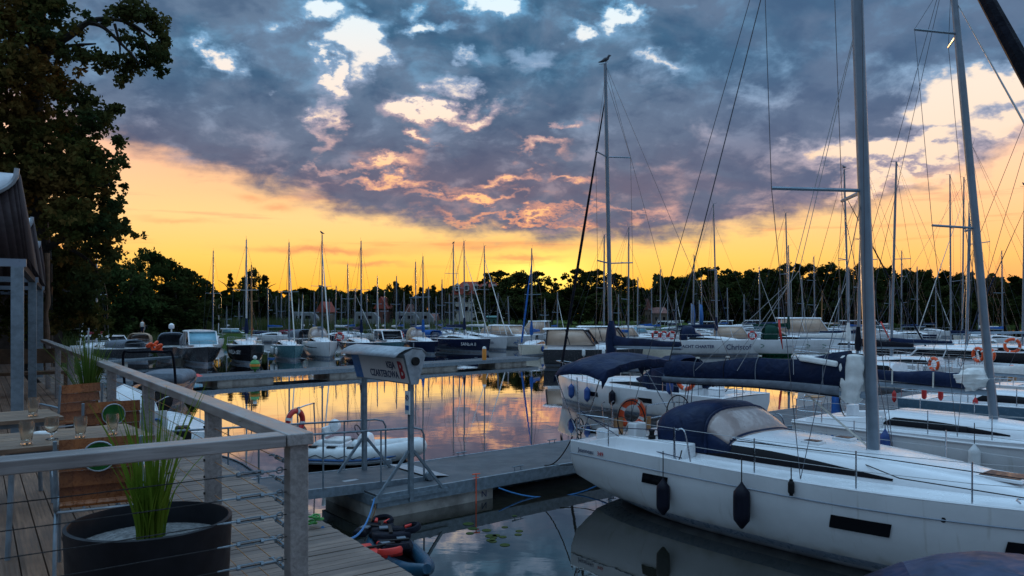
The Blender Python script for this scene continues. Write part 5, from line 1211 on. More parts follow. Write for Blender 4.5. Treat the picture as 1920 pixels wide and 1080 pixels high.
def hood2(r, rf):
    # navy sprayhood with big pale window; x forward
    def arch(x, w, z0, z1, lean, n=18, sq=.62, dz=0):
        pts = []
        for k in range(n+1):
            a = math.pi*k/n; c, s_ = math.cos(a), math.sin(a); pts.append(Vector((x+lean*s_**.8, math.copysign(abs(c)**sq, c)*w, z0+(z1-z0)*s_**.62)))
        return pts
    zb = 1.60
    foot = arch(3.50, 1.10, 1.44, 1.76, .06, sq=.7); mid = arch(3.06, 1.12, 1.42, 2.18, -.10); top = arch(2.65, 1.18, 1.38, 2.25, -.16); aft = arch(2.15, 1.22, 1.36, 2.15, -.22)
    lip = arch(2.06, 1.23, 1.34, 2.08, -.24)
    def mixr(a, b, u, bulge=.05): return [p.lerp(q, u)+Vector((.02, 0, bulge*math.sin(math.pi*u)*math.sin(math.pi*k/18))) for k, (p, q) in enumerate(zip(a, b))]
    MB().loft([mid, mixr(mid, top, .5), top, mixr(top, aft, .5), aft, lip], closed=False).build('sprayhood', 'canvas_navy', r, solid=.012)
    S = [mixr(foot, mid, u) for u in (0, .25, .5, .75, 1)]
    MB().loft([s_[2:-2] for s_ in S], closed=False).build('hood_window', 'vinyl', r, solid=.006)
    for sl in (slice(0, 3), slice(-3, None)): MB().loft([s_[sl] for s_ in S], closed=False).build('hood_side', 'canvas_navy', r, solid=.012)
    MB().tube(mid, .035, 6).build('hood_seam', 'canvas_navy', r)
    f2 = [p+Vector((.02, 0, .02)) for p in foot]; MB().loft([[p+Vector((.04, 0, -.04)) for p in foot], [p.lerp(q, .10)+Vector((.03, 0, .01)) for p, q in zip(foot, mid)]], closed=False).build('hood_skirt', 'canvas_navy', r, solid=.012)
main_yacht()
# second near yacht
def yacht2():
    r, h, rf = sailboat('white yacht beside the nearest one with a blue number and sagging navy sail bag', LA(21.0, -11.7), HB, L=8.6, B=3.0, fb=1.02, bfb=1.15, mastx=.53, mh=13.2, rake=-1.0, sprd=(.40, .82), sweep=.6,
        boom=3.5, boomz=2.05, cover=None, detail=2, mr=.10, genoa='mast_white', genr=.035, cabH=.40)
    g0, g1 = Vector((4.3, 0, 2.12)), Vector((1.05, 0, 2.22))
    sail_cover(g0+Vector((-.35, 0, 0)), g1, .42, .22, .34, 'canvas_navy', n=14, seed=5).build('sail_bag', 'canvas_navy', r)
    for u in (.3, .62): MB().tube([(g0.x+(g1.x-g0.x)*u-.1, -.19+.03*u, 2.08+.05*u), (g0.x+(g1.x-g0.x)*u-.1, -.16, 2.5)], .02, 5).build('tie_strap', 'rope_white', r)
    rnd = random.Random(4); rings = []
    for i in range(16):
        u = i/15; z = 2.62-.55*u; a = .16+.26*math.sin(math.pi*min(1, u*1.1+.05)); ring = []
        for k in range(36):
            t = 2*math.pi*k/36; q = 1+.09*math.sin(t*7+i*.25)+.08*math.sin(i*1.4+t*2); ring.append(Vector((4.15+math.cos(t)*a*q-.1*u, math.sin(t)*a*.7*q, z+.03*math.sin(i*2.2+t))))
        rings.append(ring)
    MB().loft(rings).build('sail_cloth', 'sail_white', r, ang=70)
    text_part('604 34 36 32', .26, 'lettering', 'paint_blue', r, h.P(.16, .66, -1, .012), h.P(.2, .66, -1)-h.P(.12, .66, -1), (0, 0, 1), bold=.004)
    mb = MB()
    for k in range(3): mb.tube(smooth_path([h.P(.045+.008*k+.02*u, .60+.06*math.sin(u*3+k)+.02*k, -1, .012) for u in (0, .5, 1, 1.5)], 3), .014, 4)
    mb.build('hull_emblem', 'paint_blue', r)
    for sd in (-1, 1):
        MB().loft([[(.3, sd*.95, 1.0), (.3, sd*1.25, 1.0), (.3, sd*1.2, 1.12), (.3, sd*1.0, 1.12)], [(2.3, sd*.9, 1.0), (2.3, sd*1.28, 1.0), (2.3, sd*1.15, 1.34), (2.3, sd*.95, 1.34)]]).build('coaming', 'gelcoat', r, bevel=.03)
        MB().tube([h.P(u/20, .98, sd, .01) for u in range(0, 20)], .03, 6).build('rub_rail', 'gelcoat', r)
    steering(r, (.9, 0, .62))
    MB().tube(smooth_path([(-.05, -.6, 1.0), (-.1, -.6, 1.65), (-.1, 0, 1.7), (-.1, .6, 1.65), (-.05, .6, 1.0)], 5), .014, 6).build('stern_arch', 'steel', r)
    MB().box((.1, -.4, 1.62), (.35, .5, .03)).build('stern_seat', 'teak', r)
    MB().loft([[(.85, -.85, 1.25), (.85, -.35, 1.25)], [(.8, -.7, 2.0), (.8, -.45, 2.0)]], closed=False).build('canvas_dodger', 'canvas_blue', r, solid=.02)
    fender('long white fender on the second yacht', wp(r, h.P(.545, .62, -1, .12)), 'fender_white', .72, .13, .5)
    fender('blue fender at the gate of the second yacht', wp(r, h.P(.31, .70, -1, .12)), 'fender_blue', .78, .12, .3)
    MB().tube([(5.6, -.75, 1.42), (6.6, -.72, 1.42)], .02, 5).build('boat_hook', 'rubber_black', r)
    return r
yacht2()
def yacht3():
    r, h, rf = sailboat('blue-grey hulled yacht with red fenders, third along the walkway', LA(28.6, -12.3), HB, L=8.8, B=3.0, fb=1.05, bfb=1.2, hull='hull_greyblue', mastx=.56, mh=12.5, rake=-.6, boom=3.4, boomz=1.95, cover='sail_white', detail=1, genoa=None, seed=9)
    for i, (u, z) in enumerate(((.10, 1.28), (.16, 1.30), (.28, 1.05))): fender('small red fender %s on the blue-grey yacht' % ('nearest the stern', 'second from the stern', 'third from the stern')[i], wp(r, Vector((u*8.8, -1.25, z))), 'fender_red', .45, .08, .15, 'red fenders on the blue-grey yacht')
    fender('red fender dangling at the stern corner of the blue-grey yacht', wp(r, Vector((-.1, -1.3, 1.1))), 'fender_red', .4, .07, .15)
yacht3()
r, h, rf = sailboat('white yacht fourth along the walkway, partly out of view at the right', LA(36.6, -12.2), HB, L=9., B=3.1, mh=12.5, boom=3.2, detail=1, cover='canvas_navy', genoa=None, seed=14)
# far side of the near walkway
HF = HB+math.pi
def yachtF():
    L = 9.8
    r, h, rf = sailboat('white yacht behind the nearest one with blue fenders and tall bare mast', LA(23.5, -15.8), HF, L=L, B=3.1, fb=1.08, bfb=1.25, mastx=.665, mh=14.55, rake=.35, sprd=(.36, .70), sweep=.35, boom=3.7, boomz=2.62,
        cover='canvas_navy', detail=2, mr=.095, genoa='canvas_black', genr=.06, coverH=.42, cabH=.36, wr=.012)
    for (xa, xb) in ((3.0, 3.7), (5.9, 6.5)):
        mb = MB(); mb.grid(lambda u, v: h.P((xa+(xb-xa)*u)/L, .66+.18*v, 1, .010), 4, 2); mb.build('hull_window', 'glass_dark', r)
    steering(r, (1.0, 0, .66)); MB().lathe([(.02, 0), (.2, 0.05), (.25, .8), (.2, 1.2), (.1, 1.6)], (L*.665+.0, 0, 2.1), 10).build('sail_cover', 'canvas_navy', r)
    sprayhood(r, 4.3, 2.2, 1., rf, 'canvas_navy', 1)
    mb = MB()
    for y in (.4, .75): mb.tube([(-.12, y, .7), (-.12, y, 1.75)], .016, 6)
    for z in (.8, 1.0, 1.2, 1.4, 1.6): mb.tube([(-.12, .4, z), (-.12, .75, z)], .013, 6)
    mb.build('bathing_ladder', 'steel', r)
    MB().box((.6, .9, 1.25), (.5, .35, .3)).build('helm_seat', 'gelcoat', r, bevel=.05)
    text_part('POL', .22, 'lettering', 'ink_dark', r, h.P(.85, .78, 1, .012), h.P(.8, .78, 1)-h.P(.9, .78, 1), (0, 0, 1))
    lifebuoy('orange lifebuoy with white bands on the yacht behind the nearest one', wp(r, (1.5, 1.45, 1.62)), HBv(.25, -1, .0), .30, .075, group='lifebuoys on the yachts')
    for i, (u, m, nm) in enumerate(((.80, 'fender_blue', 'bow-most blue fender on the yacht behind the nearest one'), (.66, 'fender_blue', 'second blue fender on the yacht behind the nearest one'), (.50, 'fender_black', 'black fender amidships on the yacht behind the nearest one'), (.21, 'fender_blue', 'dark blue fender near the lifebuoy of the yacht behind'))):
        fender(nm, wp(r, h.P(u, .72 if i < 3 else 1.4, 1, .14)), m, .62, .13, .45, 'fenders on the yacht behind the nearest one')
yachtF()
# boats on the far side further along (right of the big mast)
sb = sailboat
r, h, rf = sb('white yacht with two orange lifebuoys seen between the two big masts', LA(45.3, -15.8), HF, L=9., B=3.0, fb=1.1, mh=12.8, boom=3.4, cover='canvas_navy', coverH=.28, wheelx=1.2, detail=1, genoa=None, seed=21)
lifebuoy('orange lifebuoy on the stern rail right of the biggest mast', wp(r, (0, 1.0, 1.85)), HBv(-.5, -1, 0), .33, .08, group='lifebuoys on the yachts'); lifebuoy('red lifebuoy left of the leaning right-hand mast', wp(r, (.2, -1.2, 1.75)), HBv(-.5, -1, 0), .30, .075, group='lifebuoys on the yachts')
r, h, rf = sb('white open yacht with red fender bundle just right of the biggest mast', LA(40.4, -15.9), HF, L=8., B=2.8, fb=1.0, mh=12.3, boom=3.0, cover='canvas_black', detail=1, genoa=None, wheelx=1.1, seed=22)
lifebuoy('red lifebuoy low beside the biggest mast', wp(r, (.1, 1.0, 1.55)), HBv(-.5, -1, 0), .28, .075, group='lifebuoys on the yachts')
motorboat('white stern deck of a cruiser between the lifebuoy yacht and the black yacht', LA(51, -15.9), HF, L=8.5, B=3., cab='hardtop', ch=.8, detail=1)
r, h, rf = sb('long black yacht with cream stripe at the right edge', atY(1885, 588, 49)+Vector((4.5, 0, 0)), R(172), L=13, B=3.9, fb=1.5, bfb=1.9, hull='hull_black', stripe='hull_cream', mh=15, mastx=.5, boom=5, cover=None, detail=1, genoa=None, mr=.1, seed=23)
lifebuoy('orange lifebuoy on the black yacht at the right edge', wp(r, (4.5, 1.6, 2.0)), Vector((-.4, -1, 0)), .4, .09, group='lifebuoys on the yachts')
# small boat whose hood pokes into the bottom right corner
def corner_boat():
    c = Vector((3.95, 6.45, 0)); hd = R(-20)
    r, h = motorboat('small boat with blue canopy at the bottom right corner', c-Vector((math.cos(hd), math.sin(hd), 0))*1.6, hd, L=4.6, B=2.1, fb=.55, bfb=.75, cab='none', rails=False)
    rings = []
    for i in range(9):
        u = i/8; x = .75+2.4*u; w = .86; hh = 1.33*(math.sin(math.pi*(.22+.62*u)))**.7
        rings.append([Vector((x, math.copysign(abs(math.cos(v))**.55, math.cos(v))*w, .6+hh*math.sin(v)**.6)) for v in [math.pi*k/16 for k in range(17)]])
    MB().loft(rings, closed=False).build('canopy', 'canvas_dusk', r, solid=.015)
    MB().loft([[p+Vector((-.01, 0, .008)) for p in rings[0]], [p+Vector((0, 0, .008)) for p in rings[1]]], closed=False).build('canopy_hem', 'canvas_navy', r, solid=.012)
corner_boat()
# RIB ---------------------------------------------------------------------
def rib():
    c = at(679, 878, 0)+Vector((0, .35, 0)); hd = R(-10)
    r = empty('inflatable_boat', c-Vector((math.cos(hd), math.sin(hd), 0))*1.6, hd, 'white inflatable dinghy with blue stripe and white seat moored beyond the gangway', 'inflatable boat')
    w = .62; path = smooth_path([(-.15, -w, .34), (.5, -w, .34), (1.6, -w, .36), (2.4, -w*.82, .44), (2.95, -w*.35, .53), (3.05, 0, .55), (2.95, w*.35, .53), (2.4, w*.82, .44), (1.6, w, .36), (.5, w, .34), (-.15, w, .34)], 5)
    n = len(path); MB().tube(path, [.06 if i in (0, n-1) else .14 if i in (1, n-2) else .20 if i in (2, n-3) else .225 for i in range(n)], 14).build('tube', 'fender_white', r)
    for s in (-1, 1):
        q = [p+Vector((0, s*.205, -.07)) for p in path if p.y*s > .35]; MB().tube(q, .035, 6).build('blue_stripe', 'paint_blue', r); MB().tube([p+Vector((0, 0, -.07)) for p in q], .02, 5).build('grey_strake', 'stripe_grey', r)
        for x in (.45, .95, 1.5): MB().loft([[(x-.12, s*w+dy, .36+math.sqrt(max(0, .235**2-dy*dy))) for dy in (-.1, -.05, 0, .05, .1)], [(x+.12, s*w+dy, .36+math.sqrt(max(0, .235**2-dy*dy))) for dy in (-.1, -.05, 0, .05, .1)]], closed=False).build('wear_patch', 'rubber_black', r, solid=.008)
        MB().tube(sum([[Vector((x, s*(w+.23), .40)), Vector((x+.2, s*(w+.235), .32)), Vector((x+.4, s*(w+.23), .40))] for x in (.2, .6, 1.0, 1.4, 1.8)], []), .009, 4).build('grab_line', 'rope_black', r)
    MB().loft([[(0, -.5, .2), (0, .5, .2), (0, 0, -.12)], [(1.8, -.5, .22), (1.8, .5, .22), (1.8, 0, -.12)], [(2.7, -.2, .35), (2.7, .2, .35), (2.8, 0, .1)]]).build('hull', 'hull_darkgrey', r)
    MB().box((.85, 0, .42), (.55, .75, .40)).build('seat_box', 'gelcoat', r, bevel=.05); MB().box((.85, 0, .66), (.5, .7, .09)).build('seat_cushion', 'fender_white', r, bevel=.03)
    MB().box((.60, 0, .90), (.09, .74, .26), ry=-.15).build('backrest', 'fender_white', r, bevel=.03); MB().lathe([(.02, -.14), (.14, -.10), (.17, 0), (.14, .10), (.02, .14)], (.7, .15, 1.02), 12, 'y').build('headrest', 'gelcoat', r)
    MB().loft([[(1.45, -.28, .3), (1.45, .28, .3), (1.85, .25, .3), (1.85, -.25, .3)], [(1.5, -.26, .78), (1.5, .26, .78), (1.78, .2, .78), (1.78, -.2, .78)], [(1.58, -.22, .88), (1.58, .22, .88), (1.74, .16, .84), (1.74, -.16, .84)]]).build('console', 'gelcoat', r, bevel=.02)
    MB().torus((1.42, 0, .92), .16, .014, (1, 0, .5), 20, 6).build('steering_wheel', 'rubber_black', r)
    mb = MB(); mb.tube(smooth_path([(.0, -.5, .5), (-.05, -.5, 1.45), (.0, -.42, 1.55), (.12, 0, 1.6), (.0, .42, 1.55), (-.05, .5, 1.45), (0, .5, .5)], 5), .02, 7); mb.build('roll_bar', 'steel', r)
    MB().loft([[(-.45, -.14, .55), (-.1, -.14, .55), (-.1, .14, .55), (-.45, .14, .55)], [(-.5, -.16, .9), (-.08, -.15, .9), (-.08, .15, .9), (-.5, .16, .9)], [(-.42, -.1, 1.02), (-.15, -.1, 1.02), (-.15, .1, 1.02), (-.42, .1, 1.02)]]).build('outboard_motor', 'hull_darkgrey', r, bevel=.03)
    lifebuoy('red lifebuoy hung on the roll bar of the inflatable dinghy', wp(r, (-.10, -.52, 1.2)), Matrix.Rotation(hd, 3, 'Z') @ Vector((1, -.35, 0)), .26, .07, 'fender_red')
    sys = 0
rib()
def kayak():
    c = at(742, 1030, .25); hd = R(-62)
    r = empty('kayak', (c.x, c.y, 0), hd, 'blue inflatable kayak floating beside the plank walk', 'kayak')
    r.scale = (.75, .72, .85)
    for s in (-1, 1):
        p = smooth_path([(-1.0, s*.15, .35), (-.6, s*.36, .25), (.4, s*.38, .2), (1.2, s*.26, .25), (1.75, s*.02, .38)], 6); n = len(p)
        MB().tube(p, [.04+.12*math.sin(math.pi*min(1, max(0, (i+1)/(n+1))))**.5 for i in range(n)], 12).build('side_tube', 'paint_teal', r)
    MB().box((.3, 0, .12), (1.9, .6, .1)).build('floor', 'canvas_black', r, bevel=.04)
    rnd = random.Random(6)
    def jacket(label, p, sc_, m1, m2, rot):
        o = empty('life_jacket', Vector((c.x, c.y, 0))+Matrix.Rotation(hd, 3, 'Z') @ Vector(p), rot, label, 'life jacket', 'life jackets in the kayak')
        for s in (-1, 1): MB().loft([[(x, s*.17*q+dy*sc_, z) for dy, z in ((-.1, 0), (.1, 0), (.09, .1), (-.08, .11))] for x, q in ((-.32, .8), (-.15, 1.), (.1, 1.), (.3, .7))]).build('front_panel', m1, o, bevel=.03)
        MB().tube(smooth_path([(.22, -.13, .1), (.36, -.15, .13), (.45, 0, .15), (.36, .15, .13), (.22, .13, .1)], 4), .055, 7, flat=.7).build('collar', m2, o); MB().box((-.02, 0, .125), (.06, .46, .02)).build('belt', 'rubber_black', o)
        MB().box((-.1, .12, .118), (.18, .14, .02)).build('pocket', 'canvas_grey', o)
        for s in (-1, 1): MB().loft([[(.22, s*.10-.05, .10), (.22, s*.10+.05, .10), (.22, s*.10+.05, .14), (.22, s*.10-.05, .14)], [(.34, s*.14-.04, .12), (.34, s*.14+.04, .12), (.34, s*.14+.04, .16), (.34, s*.14-.04, .16)]]).build('shoulder_patch', 'paint_red', o, bevel=.01)
    jacket('black life jacket with red shoulders on top of the kayak', (-.35, .05, .36), 1.2, 'canvas_black', 'canvas_black', hd+1.3)
    jacket('black and blue life jacket lying across the kayak stern', (-.75, -.1, .34), 1.2, 'canvas_black', 'canvas_black', hd+2.4)
    jacket('dark life jacket with grey pocket in the middle of the kayak', (.1, -.05, .30), 1.1, 'canvas_black', 'canvas_black', hd-.2)
    jacket('bright red life jacket against the plank edge', (.25, -.32, .30), 1.1, 'paint_red', 'paint_red', hd+.1)
mat('paint_teal', (.008, .055, .10), .45)
kayak()
# small boats moored along the plank walk
def small(label, L_, t_, hd, **k): return motorboat(label, DK(L_, t_), hd, **k)
r, h = small('open white boat with a steel bow rail beside the plank walk', 4.3, 20.6, R(118), L=4.6, B=1.9, fb=.7, bfb=1.0, cab='none', arch=False, outboard='rubber_black')
b_ = MB().box((.9, -.9, 1.05), (1.0, .05, .85)).build('emblem_panel', 'paint_white', r); MB().torus((.9, -.935, 1.08), .24, .035, (0, 1, 0), 20, 6).build('round_emblem', 'ink_dark', b_)
r, h = small('dark open boat with white stern moored just behind the front post', 4.1, 15.2, R(125), L=3.9, B=1.7, fb=.55, bfb=.8, hull='hull_black', cab='none', rails=False, deckm='hull_darkgrey')
o = empty('notice_board', (DK(2.9, 16.2)).to_tuple(), .2, 'small white board with a blue ring symbol beyond the railing', 'notice board'); MB().box((0, 0, 1.9), (.40, .03, .42)).build('board', 'paint_white', o); MB().torus((.02, -.03, 1.86), .09, .02, (0, 1, 0), 16, 5).build('ring_symbol', 'paint_blue', o); MB().tube([(0, .03, -.3), (0, .03, 1.8)], .03, 6).build('post', 'galv', o)
r, h = small('black inflatable with a black bimini arch moored left of the middle walkway', 5.5, 33, R(100), L=6.0, B=2.3, fb=.9, hull='hull_black', cab='canvas', cx=(.3, .75), ch=.7, rails=False, arch=True, outboard='rubber_black', canvas='canvas_grey', deckm='hull_darkgrey')
r, h = small('white boat with black outboard motor by the far end of the plank walk', 4.2, 27.5, R(120), L=4.2, B=1.8, fb=.65, cab='none', rails=False, outboard='rubber_black')
# ------------------------------------------------------------------ boats behind the middle walkway
def C(px, wy, L, hd, f=.62):                                     # stern position so that the waterline near the bow sits at (px, wy)
    p = at(px, wy, 0); return p-Vector((math.cos(hd), math.sin(hd), 0))*L*f
a = R(-66)
def row(label, px, wy, hd=a, L=8., mt=None, **k):
    mx = k.get('mastx', .55); rk = k.pop('rk', -.1)
    if mt:
        Ym = 4*F/(wy-HZ)+L*.12; k['mh'] = 4+(HZ-mt[1])/F*Ym; k['rake'] = rk; px = mt[0]; p = Vector(((px-960)/F*Ym, Ym, 0))-Vector((math.cos(hd), math.sin(hd), 0))*(L*mx+rk)
        return sailboat(label, p, hd, L=L, **k)
    return sailboat(label, C(px, wy, L, hd), hd, L=L, **k)
g1_ = 'yachts moored behind the middle walkway'
motorboat('white cabin cruiser with blue-tinted windscreen and dark hull', C(380, 682, 7.6, R(-60)), R(-60), L=7.6, B=2.9, hull='hull_darkgrey', glass='glass_pale', sideglass='glass_dark', ch=1.35, canvas='canvas_grey', fb=1.15, bfb=1.45, group='cabin cruisers', detail=1)
r, h, rf = row('black yacht with white lettering on its bow', 447, 680, mt=(462, 450), B=2.9, L=8.6, fb=1.35, bfb=1.55, hull='hull_black', mh=12.6, cover='canvas_navy', genoa=None, boom=3.6, name='WILLA SKY', namem='ink_white', group=g1_, mast='mast_white', seed=2)
r, h, rf = row('grey-blue yacht with three white fenders', 524, 674, mt=(542, 455), B=2.5, L=7.6, fb=1.15, bfb=1.3, hull='hull_teal', mh=12.6, genoa='sail_white', genr=.05, cover=None, boom=3, group=g1_, seed=3)
for i, u in enumerate((.38, .5, .66)): fender('%s white fender on the grey-blue yacht' % ('sternmost', 'middle', 'bow-most')[i], wp(r, h.P(u, .75, -1, .12)), 'fender_white', .7, .13, .2, 'white fenders on the grey-blue yacht')
r, h, rf = row('white yacht with a long black window stripe in its hull', 596, 671, mt=(604, 440), B=2.7, L=7.8, fb=1.35, bfb=1.5, mh=13.6, genoa='sail_white', genr=.06, boom=3.2, cover='canvas_grey', coverH=.3, group=g1_, seed=4, hood=(3.1, 1.8, 1.), hoodm='canvas_tan')
for sd in (-1,): MB().grid(lambda u, v: h.P(.35+.45*u, .95+(.1*(1-u)+.04)*v, sd, .012), 8, 1).build('hull_window', 'glass_dark', r)
r, h, rf = row('dark blue yacht left of the portal sign with a red lifebuoy', 668, 668, mt=(677, 452), B=2.8, L=8.4, fb=1.2, bfb=1.35, hull='hull_navy', mh=13.1, boom=3.4, cover='canvas_navy', genoa=None, group=g1_, seed=5)
lifebuoy('red lifebuoy on the dark blue yacht left of the sign', wp(r, (.3, -1.2, 1.7)), Vector((.2, -1, 0)), .36, .1, 'fender_red', 'lifebuoys on the far yachts')
motorboat('white cabin cruiser with teal hull directly above the sign', C(735, 664, 7.2, R(-64)), R(-64), L=7.2, B=2.7, hull='hull_teal', glass='glass_dark', ch=1.2, fb=1.05, bfb=1.3, group='cabin cruisers')
r, h, rf = row('navy yacht with red lifebuoy right of the teal cruiser', 790, 663, mt=(793, 481), B=2.8, L=8.6, fb=1.15, bfb=1.3, hull='hull_navy', mh=12.4, boom=3.2, cover='canvas_blue', genoa=None, group=g1_, seed=6, hood=(3.3, 1.9, 1.), hoodm='canvas_tan')
lifebuoy('red lifebuoy on the yacht right of the teal cruiser', wp(r, (.3, -1.2, 1.7)), Vector((.2, -1, 0)), .36, .1, 'fender_red', 'lifebuoys on the far yachts')
r, h, rf = row('navy yacht with small white name on its side', 862, 660, R(-50), mt=(870, 452), B=2.9, L=8.8, fb=1.3, bfb=1.45, hull='hull_navy', stripe='stripe_grey', mh=14.2, boom=3.4, cover='canvas_navy', genoa='sail_white', genr=.04, name='SANDA II', namem='ink_white', group=g1_, seed=7, mastx=.5)
r, h, rf = row('pale grey yacht with dark script name on its bow', 922, 656, R(-52), mt=(908, 461), B=2.8, L=8.4, fb=1.35, bfb=1.5, mh=14.6, boom=3.2, cover='sail_white', coverH=.28, genoa='sail_white', genr=.05, name='Nimoza', group=g1_, seed=8, mastx=.5)
r, h = motorboat('white cabin cruiser with warm cream windows and a curled blue emblem', C(968, 653, 8.5, R(-48)), R(-48), L=8.5, B=3., glass='glass_warm', sideglass='glass_warm', ch=1.3, fb=1.25, bfb=1.5, canvas='canvas_tan', group='cabin cruisers')  # cabin panes have a cream base colour
mb = MB(); mb.tube(smooth_path([h.P(u, z, -1, .02) for u, z in ((.70, .55), (.73, .75), (.76, .72), (.79, .95), (.77, 1.02))], 5), .035, 5); mb.tube(smooth_path([h.P(u, z, -1, .02) for u, z in ((.73, .75), (.74, .5), (.76, .45))], 4), .03, 5); mb.build('hull_emblem', 'paint_blue', r)
r, h, rf = row('small pale yacht with bright blue furled sail', 990, 668, R(-110), mt=(997, 466), B=2.4, L=6.6, fb=1., bfb=1.15, mh=13., hull='hull_cream', genoa='canvas_blue', genr=.09, boom=2.6, cover='canvas_blue', group=g1_, seed=10, mr=.08)
fender('dark fender on the bow of the small pale yacht', wp(r, h.P(.6, .7, 1, .12)), 'fender_blue', .6, .13, .2)
r, h = motorboat('dark-hulled cabin boat with pale warm windows right of the middle walkway', at(1020, 690)+Vector((.3, 1.6, 0)), R(-14), L=7.2, B=3.0, hull='hull_darkgrey', glass='glass_dark', sideglass='glass_warm', ch=1.45, cx=(.02, .52), fb=1.35, bfb=1.45, framem='hull_darkgrey', canvas=None, group='cabin cruisers')
for i, u in enumerate((.42, .62)): fender('%s white fender on the dark-hulled cabin boat' % ('left', 'right')[i], wp(r, h.P(u, 1.15, -1, .12)), 'fender_white', .6, .13, .1)
motorboat('cabin boat with pale windows and orange roof box partly behind the tall mast', at(1092, 676)+Vector((0, 2, 0)), R(-14), L=8., B=3.0, hull='hull_cream', glass='glass_dark', sideglass='glass_warm', ch=1.5, cx=(.02, .5), fb=1.3, bfb=1.45, framem='hull_darkgrey', group='cabin cruisers')
# right of centre
r, h, rf = sailboat('white charter yacht with big dark writing along its hull', at(1240, 668)+Vector((.2, 2, 0)), R(-8), L=9.6, B=3.2, fb=1.45, bfb=1.5, mastx=.56, mh=14.5, boom=3.8, cover='canvas_navy', genoa=None, group='charter yachts right of the tall mast', seed=11, hood=(4., 2., 1.))
text_part('HAPPY YACHT CHARTER', .40, 'lettering', 'ink_dark', r, (2.7, -1.72, .9), (1, 0.0, 0), (0, 0, 1), bold=.01); text_part('Christof', .72, 'lettering', 'ink_dark', r, (7.2, -1.30, .85), (1, .22, 0), (0, 0, 1), bold=.01)
for i in range(3): lifebuoy('%s red lifebuoy on the stern of the charter yacht' % ('left', 'middle', 'right')[i], wp(r, (-.4+i*.75, -1.3, 1.95)), Vector((.1*i, -1, 0)), .32, .09, 'fender_red', 'lifebuoys on the charter yacht')
r, h, rf = sailboat('white yacht with green waterline stripe and bird-shaped emblems', at(1400, 668)+Vector((.8, 1.6, 0)), R(-8), L=9.0, B=3.1, fb=1.5, bfb=1.55, stripe='stripe_green', boot='stripe_green', mastx=.4, mh=13.6, boom=3.4, cover='canvas_green', genoa=None, group='charter yachts right of the tall mast', seed=12, hood=(3.2, 2., 1.), hoodm='canvas_green')
for u in (.10, .56, .72): MB().tube(smooth_path([(u*9-.2, -1.63+.9*max(0, u-.5), 1.15), (u*9+.12, -1.63+.9*max(0, u-.5), 1.0), (u*9-.2, -1.63+.9*max(0, u-.5), .78)], 4), .035, 5).build('hull_emblem', 'ink_green', r)
text_part('yachting', .3, 'lettering', 'ink_dark', r, (3.4, -1.66, .95), (1, 0, 0), (0, 0, 1))
lifebuoy('red lifebuoy on the stern of the green-striped yacht', wp(r, (0, -1.3, 1.95)), Vector((0, -1, 0)), .34, .09, 'fender_red', 'lifebuoys on the far yachts')
motorboat('large white motor cruiser with raked cabin left of the biggest mast', at(1475, 660)+Vector((1.2, 9, 0)), R(-10), L=10.5, B=3.5, fb=1.6, bfb=1.9, glass='glass_warm', ch=1.8, group='cabin cruisers', cx=(.1, .6))
r, h, rf = sailboat('white yacht with white mast cover and gull on its masthead', at(1500, 700)+Vector((0, 1.5, 0)), R(-22), L=8.6, B=3., fb=1.1, bfb=1.2, mastx=.42, mh=13.7, boom=3.2, cover='sail_white', genoa='canvas_black', genr=.05, detail=1, seed=13)
